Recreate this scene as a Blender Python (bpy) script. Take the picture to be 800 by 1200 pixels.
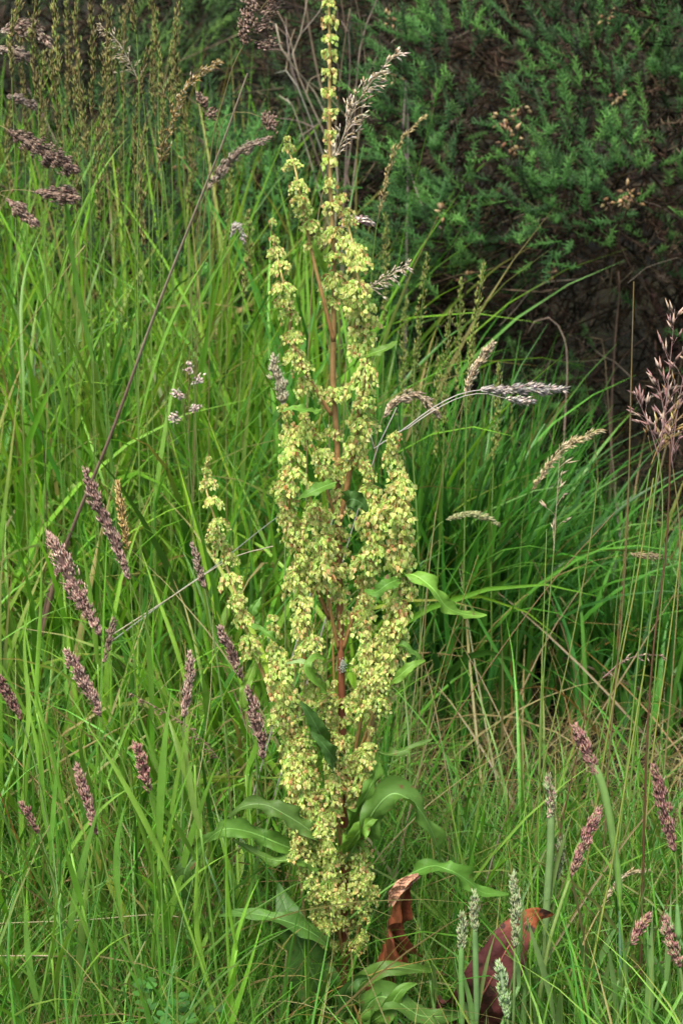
import bpy, math, random
import numpy as np
from mathutils import Vector, Matrix

# ------------------------------------------------------------------ camera, sky, sun, exposure
for o in list(bpy.data.objects):
    bpy.data.objects.remove(o)
scene = bpy.context.scene
COL = scene.collection
R = math.radians
CAM_H, PITCH, FPX = 1.5, R(21.0), 2163.0          # camera height, tilt down, focal length in photo pixels
cam_d = bpy.data.cameras.new('camera')
cam = bpy.data.objects.new('camera', cam_d)
COL.objects.link(cam)
cam.location = (0, 0, CAM_H)
cam.rotation_euler = (math.pi / 2 - PITCH, 0, 0)
cam_d.sensor_fit = 'VERTICAL'
cam_d.sensor_height = 24.0
cam_d.lens = 24.0 * FPX / 1200.0
cam_d.clip_start = 0.05
cam_d.clip_end = 500
cam_d.dof.use_dof = True
cam_d.dof.focus_distance = 2.2
cam_d.dof.aperture_fstop = 6.3
scene.camera = cam

SUN_EL, SUN_AZ = R(62), R(200)                     # azimuth clockwise from +Y
world = bpy.data.worlds.new('World')
scene.world = world
world.use_nodes = True
wn = world.node_tree.nodes
wl = world.node_tree.links
wn.clear()
sky = wn.new('ShaderNodeTexSky')
sky.sky_type = 'NISHITA'
sky.sun_disc = False
sky.sun_elevation = SUN_EL
sky.sun_rotation = SUN_AZ
sky.air_density = 0.6
sky.dust_density = 4.0
sky.ozone_density = 0.6
bg = wn.new('ShaderNodeBackground')
bg.inputs['Strength'].default_value = 0.13
wo = wn.new('ShaderNodeOutputWorld')
wl.new(sky.outputs[0], bg.inputs['Color'])
wl.new(bg.outputs[0], wo.inputs['Surface'])

sun_d = bpy.data.lights.new('sun', 'SUN')
sun_d.energy = 2.2
sun_d.angle = R(24)
sun_d.color = (1.0, 0.95, 0.86)
sun = bpy.data.objects.new('sun', sun_d)
COL.objects.link(sun)
sd = Vector((math.sin(SUN_AZ) * math.cos(SUN_EL), math.cos(SUN_AZ) * math.cos(SUN_EL), math.sin(SUN_EL)))
sun.rotation_euler = sd.to_track_quat('Z', 'Y').to_euler()
sun.location = (0, 0, 6)

scene.view_settings.view_transform = 'Standard'
scene.view_settings.look = 'None'
scene.view_settings.gamma = 1.0
scene.view_settings.use_curve_mapping = False
scene.view_settings.exposure = 1.45
scene.render.engine = 'CYCLES'
scene.cycles.max_bounces = 5
scene.cycles.transmission_bounces = 4
scene.cycles.diffuse_bounces = 3

rng = np.random.default_rng(11)
random.seed(5)

# ------------------------------------------------------------------ helpers
CP, SP = math.cos(PITCH), math.sin(PITCH)


def at(px, py, Y):
    """point of the place that the photo shows at (px, py), on the upright plane Y metres ahead"""
    u = (px - 400.0) / FPX
    v = (600.0 - py) / FPX
    dy = CP + v * SP
    dz = -SP + v * CP
    k = Y / dy
    return np.array((u * k, Y, CAM_H + dz * k))


def material(name, rough=0.5, trans=0.35, spec=0.3, noise=0.0, nscale=60.0, bump=0.0, bscale=200.0, attr='col', tcol=(1.15, 1.1, 0.5), spots=None):
    m = bpy.data.materials.new(name)
    m.use_nodes = True
    nt = m.node_tree
    n, l = nt.nodes, nt.links
    n.clear()
    out = n.new('ShaderNodeOutputMaterial')
    at_ = n.new('ShaderNodeAttribute')
    at_.attribute_name = attr
    colr = at_.outputs['Color']
    tc = n.new('ShaderNodeTexCoord')
    if noise > 0:
        nz = n.new('ShaderNodeTexNoise')
        nz.inputs['Scale'].default_value = nscale
        nz.inputs['Detail'].default_value = 4
        l.new(tc.outputs['Object'], nz.inputs['Vector'])
        mr = n.new('ShaderNodeMapRange')
        mr.inputs['From Min'].default_value = 0.25
        mr.inputs['From Max'].default_value = 0.75
        mr.inputs['To Min'].default_value = 1 - noise
        mr.inputs['To Max'].default_value = 1 + noise
        l.new(nz.outputs['Fac'], mr.inputs['Value'])
        mx = n.new('ShaderNodeVectorMath')
        mx.operation = 'SCALE'
        l.new(colr, mx.inputs[0])
        l.new(mr.outputs[0], mx.inputs['Scale'])
        colr = mx.outputs[0]
    if spots:
        nz2 = n.new('ShaderNodeTexNoise')
        nz2.inputs['Scale'].default_value = spots[0]
        nz2.inputs['Detail'].default_value = 3
        l.new(tc.outputs['Object'], nz2.inputs['Vector'])
        rp = n.new('ShaderNodeMapRange')
        rp.inputs['From Min'].default_value = spots[1]
        rp.inputs['From Max'].default_value = spots[1] + 0.08
        l.new(nz2.outputs['Fac'], rp.inputs['Value'])
        mm = n.new('ShaderNodeMix')
        mm.data_type = 'RGBA'
        l.new(rp.outputs[0], mm.inputs[0])
        l.new(colr, mm.inputs[6])
        mm.inputs[7].default_value = (*spots[2], 1)
        colr = mm.outputs[2]
    pb = n.new('ShaderNodeBsdfPrincipled')
    pb.inputs['Roughness'].default_value = rough
    pb.inputs['Specular IOR Level'].default_value = spec
    l.new(colr, pb.inputs['Base Color'])
    if bump > 0:
        nb = n.new('ShaderNodeTexNoise')
        nb.inputs['Scale'].default_value = bscale
        nb.inputs['Detail'].default_value = 5
        l.new(tc.outputs['Object'], nb.inputs['Vector'])
        bp = n.new('ShaderNodeBump')
        bp.inputs['Strength'].default_value = bump
        bp.inputs['Distance'].default_value = 0.002
        l.new(nb.outputs['Fac'], bp.inputs['Height'])
        l.new(bp.outputs[0], pb.inputs['Normal'])
    if trans > 0:
        tr = n.new('ShaderNodeBsdfTranslucent')
        mt = n.new('ShaderNodeVectorMath')
        mt.operation = 'MULTIPLY'
        mt.inputs[1].default_value = tcol
        l.new(colr, mt.inputs[0])
        l.new(mt.outputs[0], tr.inputs['Color'])
        ms = n.new('ShaderNodeMixShader')
        ms.inputs[0].default_value = trans
        l.new(pb.outputs[0], ms.inputs[1])
        l.new(tr.outputs[0], ms.inputs[2])
        l.new(ms.outputs[0], out.inputs['Surface'])
    else:
        l.new(pb.outputs[0], out.inputs['Surface'])
    return m


M_GRASS = material('grass_blade', 0.42, 0.42, 0.35, noise=0.18, nscale=25)
M_BROAD = material('broad_grass_blade', 0.42, 0.42, 0.35, noise=0.2, nscale=40, bump=0.25, bscale=400)
M_STEM = material('grass_stem', 0.5, 0.1, 0.3, noise=0.2, nscale=60)
M_SEED = material('seed_head', 0.75, 0.25, 0.15, noise=0.25, nscale=300, tcol=(1.1, 1.0, 0.9))
M_DOCKLEAF = material('dock_leaf', 0.55, 0.32, 0.3, noise=0.22, nscale=28, bump=0.5, bscale=120, spots=(75, 0.645, (0.13, 0.075, 0.03)))
M_REDLEAF = material('red_leaf', 0.68, 0.18, 0.2, noise=0.6, nscale=45, bump=1.0, bscale=110, tcol=(1.2, 0.7, 0.6), spots=(60, 0.56, (0.035, 0.016, 0.012)))
M_DEADLEAF = material('dead_leaf', 0.38, 0.04, 0.5, noise=0.55, nscale=60, bump=0.9, bscale=130, tcol=(1.2, 0.6, 0.4))
M_DOCKSTEM = material('dock_stem', 0.5, 0.0, 0.35, noise=0.3, nscale=70, bump=0.4, bscale=160)
M_FLOWER = material('dock_flower', 0.7, 0.50, 0.1, noise=0.15, nscale=150, tcol=(1.0, 1.02, 0.75))
M_GORSE = material('gorse_spine', 0.5, 0.15, 0.3, noise=0.15, nscale=12)
M_WOOD = material('gorse_wood', 0.85, 0.0, 0.1, noise=0.4, nscale=40, bump=0.6, bscale=90)
M_POD = material('gorse_pod', 0.7, 0.15, 0.25, noise=0.3, nscale=90, tcol=(1.1, 0.9, 0.6))
M_FROTH = material('froth', 0.25, 0.3, 0.6, tcol=(1, 1, 1))


def prop(o, label=None, cat=None, group=None, kind=None):
    if label: o['label'] = label
    if cat: o['category'] = cat
    if group: o['group'] = group
    if kind: o['kind'] = kind
    return o


def thing(name, loc, label, cat, group=None):
    o = bpy.data.objects.new(name, None)
    COL.objects.link(o)
    o.empty_display_size = 0.05
    o.location = loc
    return prop(o, label, cat, group)


def np_mesh(name, V, F, C, smooth=False):
    """V (n,3), F (m,k) equal-sided faces or list of such arrays, C (n,3)"""
    me = bpy.data.meshes.new(name)
    if not isinstance(F, (list, tuple)):
        F = [F]
    F = [f for f in F if len(f)]
    V = np.ascontiguousarray(V, dtype=np.float32)
    me.vertices.add(len(V))
    me.vertices.foreach_set('co', V.ravel())
    tot = sum(f.size for f in F)
    npoly = sum(len(f) for f in F)
    me.loops.add(tot)
    me.loops.foreach_set('vertex_index', np.concatenate([f.ravel() for f in F]).astype(np.int32))
    me.polygons.add(npoly)
    sizes = np.concatenate([np.full(len(f), f.shape[1], np.int32) for f in F])
    starts = np.concatenate([[0], np.cumsum(sizes)[:-1]]).astype(np.int32)
    me.polygons.foreach_set('loop_start', starts)
    if smooth:
        me.polygons.foreach_set('use_smooth', np.ones(npoly, bool))
    ca = me.color_attributes.new('col', 'FLOAT_COLOR', 'POINT')
    C4 = np.ones((len(V), 4), np.float32)
    C4[:, :3] = np.clip(C, 0, 1)
    ca.data.foreach_set('color', C4.ravel())
    me.update(calc_edges=True)
    me.validate()
    return me


def link(name, me, mat, parent=None):
    o = bpy.data.objects.new(name, me)
    COL.objects.link(o)
    if mat is not None and not me.materials:
        me.materials.append(mat)
    if parent is not None:
        o.parent = parent
    return o


class MB:
    """collects pieces of ONE mesh"""
    def __init__(s):
        s.V, s.T, s.Q, s.C, s.n = [], [], [], [], 0

    def add(s, V, C, T=None, Q=None):
        V = np.asarray(V, float)
        C = np.asarray(C, float)
        if C.ndim == 1:
            C = np.tile(C, (len(V), 1))
        s.V.append(V); s.C.append(C)
        if T is not None and len(T): s.T.append(np.asarray(T) + s.n)
        if Q is not None and len(Q): s.Q.append(np.asarray(Q) + s.n)
        s.n += len(V)

    def tube(s, P, rad, col, n=6, rib=0.0):
        P = np.asarray(P, float)
        S = len(P)
        rad = np.broadcast_to(np.asarray(rad, float), (S,))
        col = np.asarray(col, float)
        if col.ndim == 1: col = np.tile(col, (S, 1))
        T = np.gradient(P, axis=0)
        T /= np.linalg.norm(T, axis=1)[:, None] + 1e-12
        ref = np.array((0.31, 0.9, 0.05)) if abs(T[:, 1]).mean() < 0.8 else np.array((1, 0.1, 0.2))
        A = np.cross(T, ref); A /= np.linalg.norm(A, axis=1)[:, None] + 1e-12
        B = np.cross(T, A)
        a = np.arange(n) * 2 * math.pi / n
        rr = 1 + rib * np.cos(np.arange(n) * math.pi)
        V = P[:, None, :] + rad[:, None, None] * rr[None, :, None] * (np.cos(a)[None, :, None] * A[:, None, :] + np.sin(a)[None, :, None] * B[:, None, :])
        V = V.reshape(-1, 3)
        i = np.arange(S - 1)[:, None] * n
        j = np.arange(n)[None, :]
        k = (np.arange(n)[None, :] + 1) % n
        Q = np.stack([i + j, i + k, i + n + k, i + n + j], -1).reshape(-1, 4)
        V = np.vstack([V, P[-1:]])
        tip = S * n
        Tt = np.stack([np.full(n, tip), (S - 1) * n + np.arange(n), (S - 1) * n + (np.arange(n) + 1) % n], -1)
        C = np.vstack([np.repeat(col, n, axis=0), col[-1:]])
        s.add(V, C, Tt, Q)

    def mesh(s, name, smooth=False):
        F = []
        if s.T: F.append(np.concatenate(s.T))
        if s.Q: F.append(np.concatenate(s.Q))
        return np_mesh(name, np.concatenate(s.V), F, np.concatenate(s.C), smooth)

    def build(s, name, mat, parent=None, smooth=False):
        if parent is not None:
            root = parent
            while root.parent is not None: root = root.parent
            off = np.array(root.location)
            s.V = [v - off for v in s.V]
        return link(name, s.mesh(name, smooth), mat, parent)


def spline(P, n):
    """Catmull-Rom through the points, n samples"""
    P = np.asarray(P, float)
    if len(P) == 2:
        t = np.linspace(0, 1, n)[:, None]
        return P[0] * (1 - t) + P[1] * t
    d = np.linalg.norm(np.diff(P, axis=0), axis=1)
    u = np.concatenate([[0], np.cumsum(d)]); u /= u[-1]
    Q = np.vstack([2 * P[0] - P[1], P, 2 * P[-1] - P[-2]])
    out = []
    for t in np.linspace(0, 1, n):
        i = min(np.searchsorted(u, t, side='right') - 1, len(P) - 2)
        f = (t - u[i]) / (u[i + 1] - u[i] + 1e-12)
        a, b, c, e = Q[i], Q[i + 1], Q[i + 2], Q[i + 3]
        out.append(0.5 * ((2 * b) + (-a + c) * f + (2 * a - 5 * b + 4 * c - e) * f * f + (-a + 3 * b - 3 * c + e) * f ** 3))
    return np.array(out)


def jit(c, amt=0.15, hue=0.08):
    c = np.asarray(c, float)
    return np.clip(c * (1 + rng.normal(0, amt)) * (1 + rng.normal(0, hue, 3)), 0.002, 1)


# -- many blades at once
def blades_np(base, L, W, az, th0, kap, twist, col, tipcol=None, S=6, fold=0.18, flat=None):
    N = len(base)
    t = np.linspace(0, 1, S + 1)
    ang = th0[:, None] + kap[:, None] * t[None, :] ** 1.4
    dirs = np.stack([np.sin(ang) * np.cos(az)[:, None], np.sin(ang) * np.sin(az)[:, None], np.cos(ang)], -1)
    # slow sideways wander
    wob = rng.normal(0, 0.10, (N, 1)) * np.sin(t[None, :] * math.pi * 1.5 + rng.uniform(0, 6, (N, 1)))
    dirs[..., 0] += -np.sin(az)[:, None] * wob
    dirs[..., 1] += np.cos(az)[:, None] * wob
    step = L[:, None, None] / S * 0.5 * (dirs[:, 1:] + dirs[:, :-1])
    P = base[:, None, :] + np.concatenate([np.zeros((N, 1, 3)), np.cumsum(step, 1)], 1)
    P[..., 2] = np.maximum(P[..., 2], 0.004 + 0.01 * t[None, :])
    side = np.stack([-np.sin(az), np.cos(az), np.zeros(N)], -1)[:, None, :]
    nrm = np.cross(dirs, np.broadcast_to(side, dirs.shape))
    tw = twist[:, None] * (0.4 + t[None, :])
    sd_ = np.cos(tw)[..., None] * side + np.sin(tw)[..., None] * nrm
    nn = np.cross(dirs, sd_)
    prof = np.clip((1 - t ** 2.2) * (0.55 + 0.9 * t * (1 - t) * 2), 0.03, None)
    hw = 0.5 * W[:, None] * prof[None, :]
    if fold > 0:
        V = np.stack([P - sd_ * hw[..., None], P + nn * (hw * fold * 2)[..., None], P + sd_ * hw[..., None]], 2)
        k = 3
    else:
        V = np.stack([P - sd_ * hw[..., None], P + sd_ * hw[..., None]], 2)
        k = 2
    V = V.reshape(-1, 3)
    b = (np.arange(N) * (S + 1) * k)[:, None, None] + (np.arange(S) * k)[None, :, None] + np.arange(k - 1)[None, None, :]
    Q = np.stack([b, b + 1, b + k + 1, b + k], -1).reshape(-1, 4)
    if tipcol is None:
        C = np.repeat(col, (S + 1) * k, axis=0)
    else:
        f = np.clip((t - 0.55) / 0.45, 0, 1)[None, :, None]
        C = col[:, None, :] * (1 - f) + tipcol[:, None, :] * f
        C = np.repeat(C.reshape(-1, 3), k, axis=0)
    return V, Q, C


def palette(N, cols, weights, amt=0.18, hue=0.07):
    cols = np.asarray(cols, float)
    w = np.asarray(weights, float); w /= w.sum()
    c = cols[rng.choice(len(cols), N, p=w)]
    return np.clip(c * (1 + rng.normal(0, amt, (N, 1))) * (1 + rng.normal(0, hue, (N, 3))), 0.004, 0.9)


def scatter(N, x0, x1, y0, y1, keep=None, z=-0.01):
    """random ground points, thinner outside of what the photograph sees"""
    out = []
    got = 0
    while got < N:
        p = np.stack([rng.uniform(x0, x1, N), rng.uniform(y0, y1, N)], -1)
        inside = np.abs(p[:, 0]) < 0.235 * p[:, 1] + 0.12
        pr = np.where(inside, 1.0, 0.22)
        if keep is not None: pr = pr * keep(p[:, 0], p[:, 1])
        p = p[rng.uniform(0, 1, N) < pr]
        out.append(p); got += len(p)
    p = np.concatenate(out)[:N]
    return np.column_stack([p, np.full(N, z)])


def fnoise(x, y, s, seed):
    r = np.random.default_rng(seed)
    v = 0
    for i in range(5):
        a = r.uniform(0, 2 * math.pi); k = s * r.uniform(0.6, 1.9)
        v = v + np.sin((x * math.cos(a) + y * math.sin(a)) * k + r.uniform(0, 6.28))
    return v / 5 ** 0.5


# ------------------------------------------------------------------ ground
def make_ground():
    def axis(a, b, n):
        return np.linspace(a, b, n)
    xs = np.concatenate([np.linspace(-80, -6, 10)[:-1], np.linspace(-6, 6, 121), np.linspace(6, 80, 10)[1:]])
    ys = np.concatenate([np.linspace(-40, -1, 8)[:-1], np.linspace(-1, 9, 101), np.linspace(9, 120, 12)[1:]])
    X, Y = np.meshgrid(xs, ys, indexing='ij')
    Z = 0.006 * fnoise(X, Y, 9, 3) - 0.012 + 0.004 * fnoise(X, Y, 25, 4)
    V = np.stack([X, Y, Z], -1).reshape(-1, 3)
    nx, ny = len(xs), len(ys)
    i = np.arange(nx - 1)[:, None] * ny + np.arange(ny - 1)[None, :]
    Q = np.stack([i, i + ny, i + ny + 1, i + 1], -1).reshape(-1, 4)
    me = np_mesh('ground', V, Q, np.full((len(V), 3), 0.05), True)
    m = bpy.data.materials.new('soil_and_thatch')
    m.use_nodes = True
    n, l = m.node_tree.nodes, m.node_tree.links
    pb = n['Principled BSDF']
    pb.inputs['Roughness'].default_value = 0.95
    pb.inputs['Specular IOR Level'].default_value = 0.1
    tc = n.new('ShaderNodeTexCoord')
    a = n.new('ShaderNodeTexNoise'); a.inputs['Scale'].default_value = 14; a.inputs['Detail'].default_value = 8
    b = n.new('ShaderNodeTexNoise'); b.inputs['Scale'].default_value = 120; b.inputs['Detail'].default_value = 6
    l.new(tc.outputs['Object'], a.inputs['Vector']); l.new(tc.outputs['Object'], b.inputs['Vector'])
    r1 = n.new('ShaderNodeValToRGB')
    e = r1.color_ramp.elements
    e[0].position, e[0].color = 0.3, (0.010, 0.007, 0.005, 1)
    e[1].position, e[1].color = 0.72, (0.034, 0.026, 0.014, 1)
    x = e.new(0.52); x.color = (0.017, 0.017, 0.008, 1)
    ad = n.new('ShaderNodeMath'); ad.operation = 'MULTIPLY_ADD'
    ad.inputs[1].default_value = 0.5
    mu = n.new('ShaderNodeMath'); mu.operation = 'MULTIPLY'; mu.inputs[1].default_value = 0.5
    l.new(b.outputs['Fac'], mu.inputs[0])
    l.new(a.outputs['Fac'], ad.inputs[0]); l.new(mu.outputs[0], ad.inputs[2])
    l.new(ad.outputs[0], r1.inputs['Fac']); l.new(r1.outputs[0], pb.inputs['Base Color'])
    bp = n.new('ShaderNodeBump'); bp.inputs['Strength'].default_value = 0.8; bp.inputs['Distance'].default_value = 0.01
    l.new(b.outputs['Fac'], bp.inputs['Height']); l.new(bp.outputs[0], pb.inputs['Normal'])
    prop(link('ground', me, m), 'dark brown soil with dead thatch beneath the meadow grass', 'ground', kind='structure')


make_ground()


# ------------------------------------------------------------------ gorse bushes
def np_tubes(P, Rr, C, n=3):
    N, S, _ = P.shape
    T = np.gradient(P, axis=1)
    T /= np.linalg.norm(T, axis=2, keepdims=True) + 1e-12
    ref = rng.normal(0, 1, (N, 1, 3))
    A = np.cross(T, ref); A /= np.linalg.norm(A, axis=2, keepdims=True) + 1e-12
    B = np.cross(T, A)
    a = np.arange(n) * 2 * math.pi / n
    V = P[:, :, None, :] + Rr[:, :, None, None] * (np.cos(a)[None, None, :, None] * A[:, :, None, :] + np.sin(a)[None, None, :, None] * B[:, :, None, :])
    i = (np.arange(N) * S * n)[:, None, None] + (np.arange(S - 1) * n)[None, :, None]
    j = np.arange(n)[None, None, :]; k = (j + 1) % n
    Q = np.stack([i + j, i + k, i + n + k, i + n + j], -1).reshape(-1, 4)
    return V.reshape(-1, 3), Q, np.repeat(C, S * n, axis=0)


def shoot_template(seed, nsp=31, length=0.085, fat=1.0):
    """one spiny shoot along +Z: axis, side branchlets, spines as small pyramids"""
    r = np.random.default_rng(seed)
    V, T, tint = [], [], []

    def spine(p, d, ln, w, tn):
        d = d / np.linalg.norm(d)
        a = np.cross(d, (0.3, 0.5, 0.8)); a /= np.linalg.norm(a); b = np.cross(d, a)
        k = len(V)
        for q in range(3):
            an = q * 2.094
            V.append(p + w * fat * (math.cos(an) * a + math.sin(an) * b)); tint.append(tn * 0.92)
        V.append(p + d * ln); tint.append(tn * 1.25)
        for q in range(3):
            T.append((k + q, k + (q + 1) % 3, k + 3))
    bend = r.normal(0, 0.12, 2)

    def ax(t):
        return np.array((bend[0] * t * t * length, bend[1] * t * t * length, t * length))
    spine(ax(0), ax(1) - ax(0), length * 1.12, 0.0016, 0.8)
    for i in range(nsp):
        t = 0.08 + 0.92 * (i / nsp) ** 0.85
        an = i * 2.4 + r.normal(0, 0.3)
        el = R(r.uniform(25, 62))
        d = np.array((math.cos(an) * math.cos(el), math.sin(an) * math.cos(el), math.sin(el)))
        ln = r.uniform(0.012, 0.026) * (1.15 - 0.45 * t)
        spine(ax(t), d, ln, 0.00115, r.uniform(0.8, 1.15))
        if r.uniform() < 0.6:
            q = ax(t) + d * ln * r.uniform(0.25, 0.6)
            d2 = d + r.normal(0, 0.75, 3)
            spine(q, d2, ln * 0.6, 0.0009, r.uniform(0.9, 1.2))
    return np.array(V), np.array(T), np.array(tint)


SHOOTS = [shoot_template(100 + i) for i in range(6)]
DEADS = [shoot_template(200 + i, 9, 0.11, 2.0) for i in range(5)]
FARS = [shoot_template(300 + i, 16, 0.085, 1.6) for i in range(6)]


def place_shoots(pos, dirs, scale, cols, SHOOTS=SHOOTS):
    """copies of the shoot templates, joined into one crown"""
    N = len(pos)
    dirs = dirs / (np.linalg.norm(dirs, axis=1, keepdims=True) + 1e-9)
    ref = rng.normal(0, 1, (N, 3))
    A = np.cross(dirs, ref); A /= np.linalg.norm(A, axis=1, keepdims=True) + 1e-9
    B = np.cross(dirs, A)
    which = rng.integers(0, len(SHOOTS), N)
    Vs, Ts, Cs, n = [], [], [], 0
    for k, (tv, tt, ti) in enumerate(SHOOTS):
        s = np.where(which == k)[0]
        if not len(s): continue
        X = tv * 1.0
        V = pos[s][:, None, :] + scale[s][:, None, None] * (X[None, :, 0:1] * A[s][:, None, :] + X[None, :, 1:2] * B[s][:, None, :] + X[None, :, 2:3] * dirs[s][:, None, :])
        T = tt[None] + (np.arange(len(s)) * len(tv))[:, None, None] + n
        C = cols[s][:, None, :] * ti[None, :, None]
        Vs.append(V.reshape(-1, 3)); Ts.append(T.reshape(-1, 3)); Cs.append(C.reshape(-1, 3))
        n += len(s) * len(tv)
    return np.concatenate(Vs), np.concatenate(Ts), np.concatenate(Cs)


GREENS = [(0.030, 0.094, 0.019), (0.040, 0.122, 0.022), (0.058, 0.155, 0.026), (0.023, 0.068, 0.017)]
BROWNS = [(0.021, 0.016, 0.009), (0.032, 0.023, 0.013), (0.013, 0.011, 0.007), (0.052, 0.039, 0.023)]


def fib_dirs(n):
    i = np.arange(n) + 0.5
    ph = math.pi * (1 + 5 ** 0.5) * i
    z = 1 - 2 * i / n
    r_ = np.sqrt(1 - z * z)
    return np.stack([r_ * np.cos(ph), r_ * np.sin(ph), z], -1)


def upright(d):
    """steepen the lower half of a bush so that it comes straight down to the ground"""
    d = d.copy()
    hz = np.linalg.norm(d[:, :2], axis=1, keepdims=True) + 1e-9
    k = np.where(d[:, 2:3] < 0, (1 - 0.22 * np.abs(d[:, 2:3])) / hz, 1.0)
    full = np.linalg.norm(d, axis=1, keepdims=True)
    d[:, :2] *= np.where(full > 0.5, k, 1.0)
    return d


def gorse_bush(label, c, rad, nclump, per, greenline, extra=(), dead=700, twigs=500, pods=(), big=1.0, warm=1.0, nlimb=9, back=0.45, far=False):
    """c = centre on the ground, rad = (rx, ry, height)"""
    c = np.array((c[0], c[1], 0.0))
    root = thing('gorse_bush', tuple(c), label, 'bush', 'gorse bushes behind the grass')
    rx, ry, h = rad
    # limbs
    for k in range(nlimb):
        a = k * 2.4 + rng.uniform(-0.4, 0.4)
        out = rng.uniform(0.35, 0.85)
        P = [c + (0.08 * math.cos(a), 0.08 * math.sin(a), -0.03)]
        for t in (0.3, 0.6, 1.0):
            P.append(c + np.array((rx * out * math.cos(a) * t, ry * out * math.sin(a) * t, h * (0.25 + 0.6 * (1 - out * 0.6)) * t)) + rng.normal(0, 0.05, 3) * t)
        P = spline(P, 14)
        mb = MB()
        mb.tube(P, np.linspace(0.013, 0.004, 14), jit((0.045, 0.032, 0.022)), 7)
        for q in range(7):
            i = rng.integers(4, 13)
            d = rng.normal(0, 1, 3) + (P[i] - c) / h + (0, 0, 0.4)
            d /= np.linalg.norm(d)
            ln = rng.uniform(0.15, 0.4)
            B = spline([P[i], P[i] + d * ln * 0.5 + rng.normal(0, 0.03, 3), P[i] + d * ln + rng.normal(0, 0.05, 3)], 7)
            mb.tube(B, np.linspace(0.006, 0.002, 7), jit((0.06, 0.043, 0.03)), 5)
        mb.build('branch', M_WOOD, root, True)
    # green clumps over the outside
    D = fib_dirs(int(nclump * 1.7))
    D = D[D[:, 2] > -0.6]
    D = upright(D)
    pos, dirs, scl, cols = [], [], [], []
    centres = []
    for d in D:
        if d[1] > 0.35 and rng.uniform() > back: continue
        lump = 1 + 0.10 * fnoise(d[0] * 3 + c[0], d[1] * 3 + d[2] * 2, 2.0, 7)
        p = c + np.array((rx * d[0], ry * d[1], h * 0.5 + h * 0.5 * d[2])) * lump + rng.normal(0, 0.05, 3)
        if p[2] < 0.08: continue
        g = (p[2] / h - greenline) / 0.22 + rng.normal(0, 0.55) if isinstance(greenline, float) else (greenline(p) - rng.uniform())
        centres.append((p, d, g > 0, rng.uniform(0.7, 1.25), False))
    for (px, py, Y, s) in extra:
        p = at(px, py, Y)
        d = (p - (c + (0, 0, h * 0.5))); d /= np.linalg.norm(d)
        centres.append((p, d, True, s, True))
    for (p, d, green, s, s_extra) in centres:
        if not green:
            n = int(per * 0.30)
        else:
            n = int(per * s)
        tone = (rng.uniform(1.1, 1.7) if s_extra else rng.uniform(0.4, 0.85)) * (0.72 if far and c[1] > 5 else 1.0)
        for q in range(n):
            off = rng.normal(0, 0.043 * s * big, 3)
            pp = p + off
            dd = d * 0.8 + np.array((0, 0, 0.65)) + off / (0.07 * s * big) * 0.45 + rng.normal(0, 0.25, 3)
            pos.append(pp); dirs.append(dd); scl.append(rng.uniform(0.65, 1.15) * big)
            if green and rng.uniform() > 0.06:
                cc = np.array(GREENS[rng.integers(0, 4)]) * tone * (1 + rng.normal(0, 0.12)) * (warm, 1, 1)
            else:
                cc = np.array(BROWNS[rng.integers(0, 4)]) * (1 + rng.normal(0, 0.2))
            cols.append(np.clip(cc, 0.004, 1))
    V, T, C = place_shoots(np.array(pos), np.array(dirs), np.array(scl), np.array(cols), FARS if far else SHOOTS)
    cr = link('crown', np_mesh('crown', V - c, T, C), M_GORSE, root)
    cr['kind'] = 'stuff'
    # dead brown shoots inside
    d = rng.normal(0, 1, (dead, 3)); d /= np.linalg.norm(d, axis=1, keepdims=True)
    d[:, 2] = np.abs(d[:, 2]) * np.where(rng.uniform(0, 1, dead) < 0.5, 1, -0.95)
    d[:, 1] = np.where((d[:, 1] > 0.2) & (rng.uniform(0, 1, dead) < 0.6), -d[:, 1], d[:, 1])
    rr = rng.uniform(0.0, 1.0, (dead, 1)) ** 0.22 * 1.0
    d = upright(d)
    p = c + np.concatenate([rx * d[:, :1], ry * d[:, 1:2], h * 0.5 * d[:, 2:3]], 1) * rr + (0, 0, h * 0.5)
    p[:, 2] = np.maximum(p[:, 2], 0.03)
    V, T, C = place_shoots(p, d + rng.normal(0, 0.7, (dead, 3)), rng.uniform(0.8, 1.5, dead) * big, palette(dead, BROWNS, (3, 3, 3, 1)), DEADS)
    ds = link('dead_foliage', np_mesh('dead_foliage', V - c, T, C), M_WOOD, root)
    ds['kind'] = 'stuff'
    # bare twigs
    d = rng.normal(0, 1, (twigs, 3)); d /= np.linalg.norm(d, axis=1, keepdims=True)
    rr = rng.uniform(0.6, 1.0, (twigs, 1))
    d = upright(d)
    p = c + np.concatenate([rx * d[:, :1], ry * d[:, 1:2], h * 0.5 * d[:, 2:3]], 1) * rr + (0, 0, h * 0.5)
    p[:, 2] = np.maximum(p[:, 2], 0.02)
    dv = d * 0.5 + rng.normal(0, 0.6, (twigs, 3)) + (0, 0, 0.25)
    dv /= np.linalg.norm(dv, axis=1, keepdims=True)
    ln = rng.uniform(0.06, 0.32, twigs)
    S = 6
    cur = rng.normal(0, 0.35, (twigs, 1, 3))
    t = np.linspace(0, 1, S)[None, :, None]
    P = p[:, None, :] + ln[:, None, None] * (dv[:, None, :] * t + cur * t * t) + rng.normal(0, 0.004, (twigs, S, 3))
    rad_ = rng.uniform(0.0009, 0.0026, (twigs, 1)) * np.linspace(1, 0.5, S)[None, :]
    V, Q, C = np_tubes(P, rad_, palette(twigs, [(0.07, 0.05, 0.032), (0.12, 0.09, 0.06), (0.035, 0.024, 0.017), (0.24, 0.19, 0.14)], (4, 2.5, 5, 0.8)))
    tw = link('dead_twigs', np_mesh('dead_twigs', V - c, Q, C), M_WOOD, root)
    tw['kind'] = 'stuff'
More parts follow.
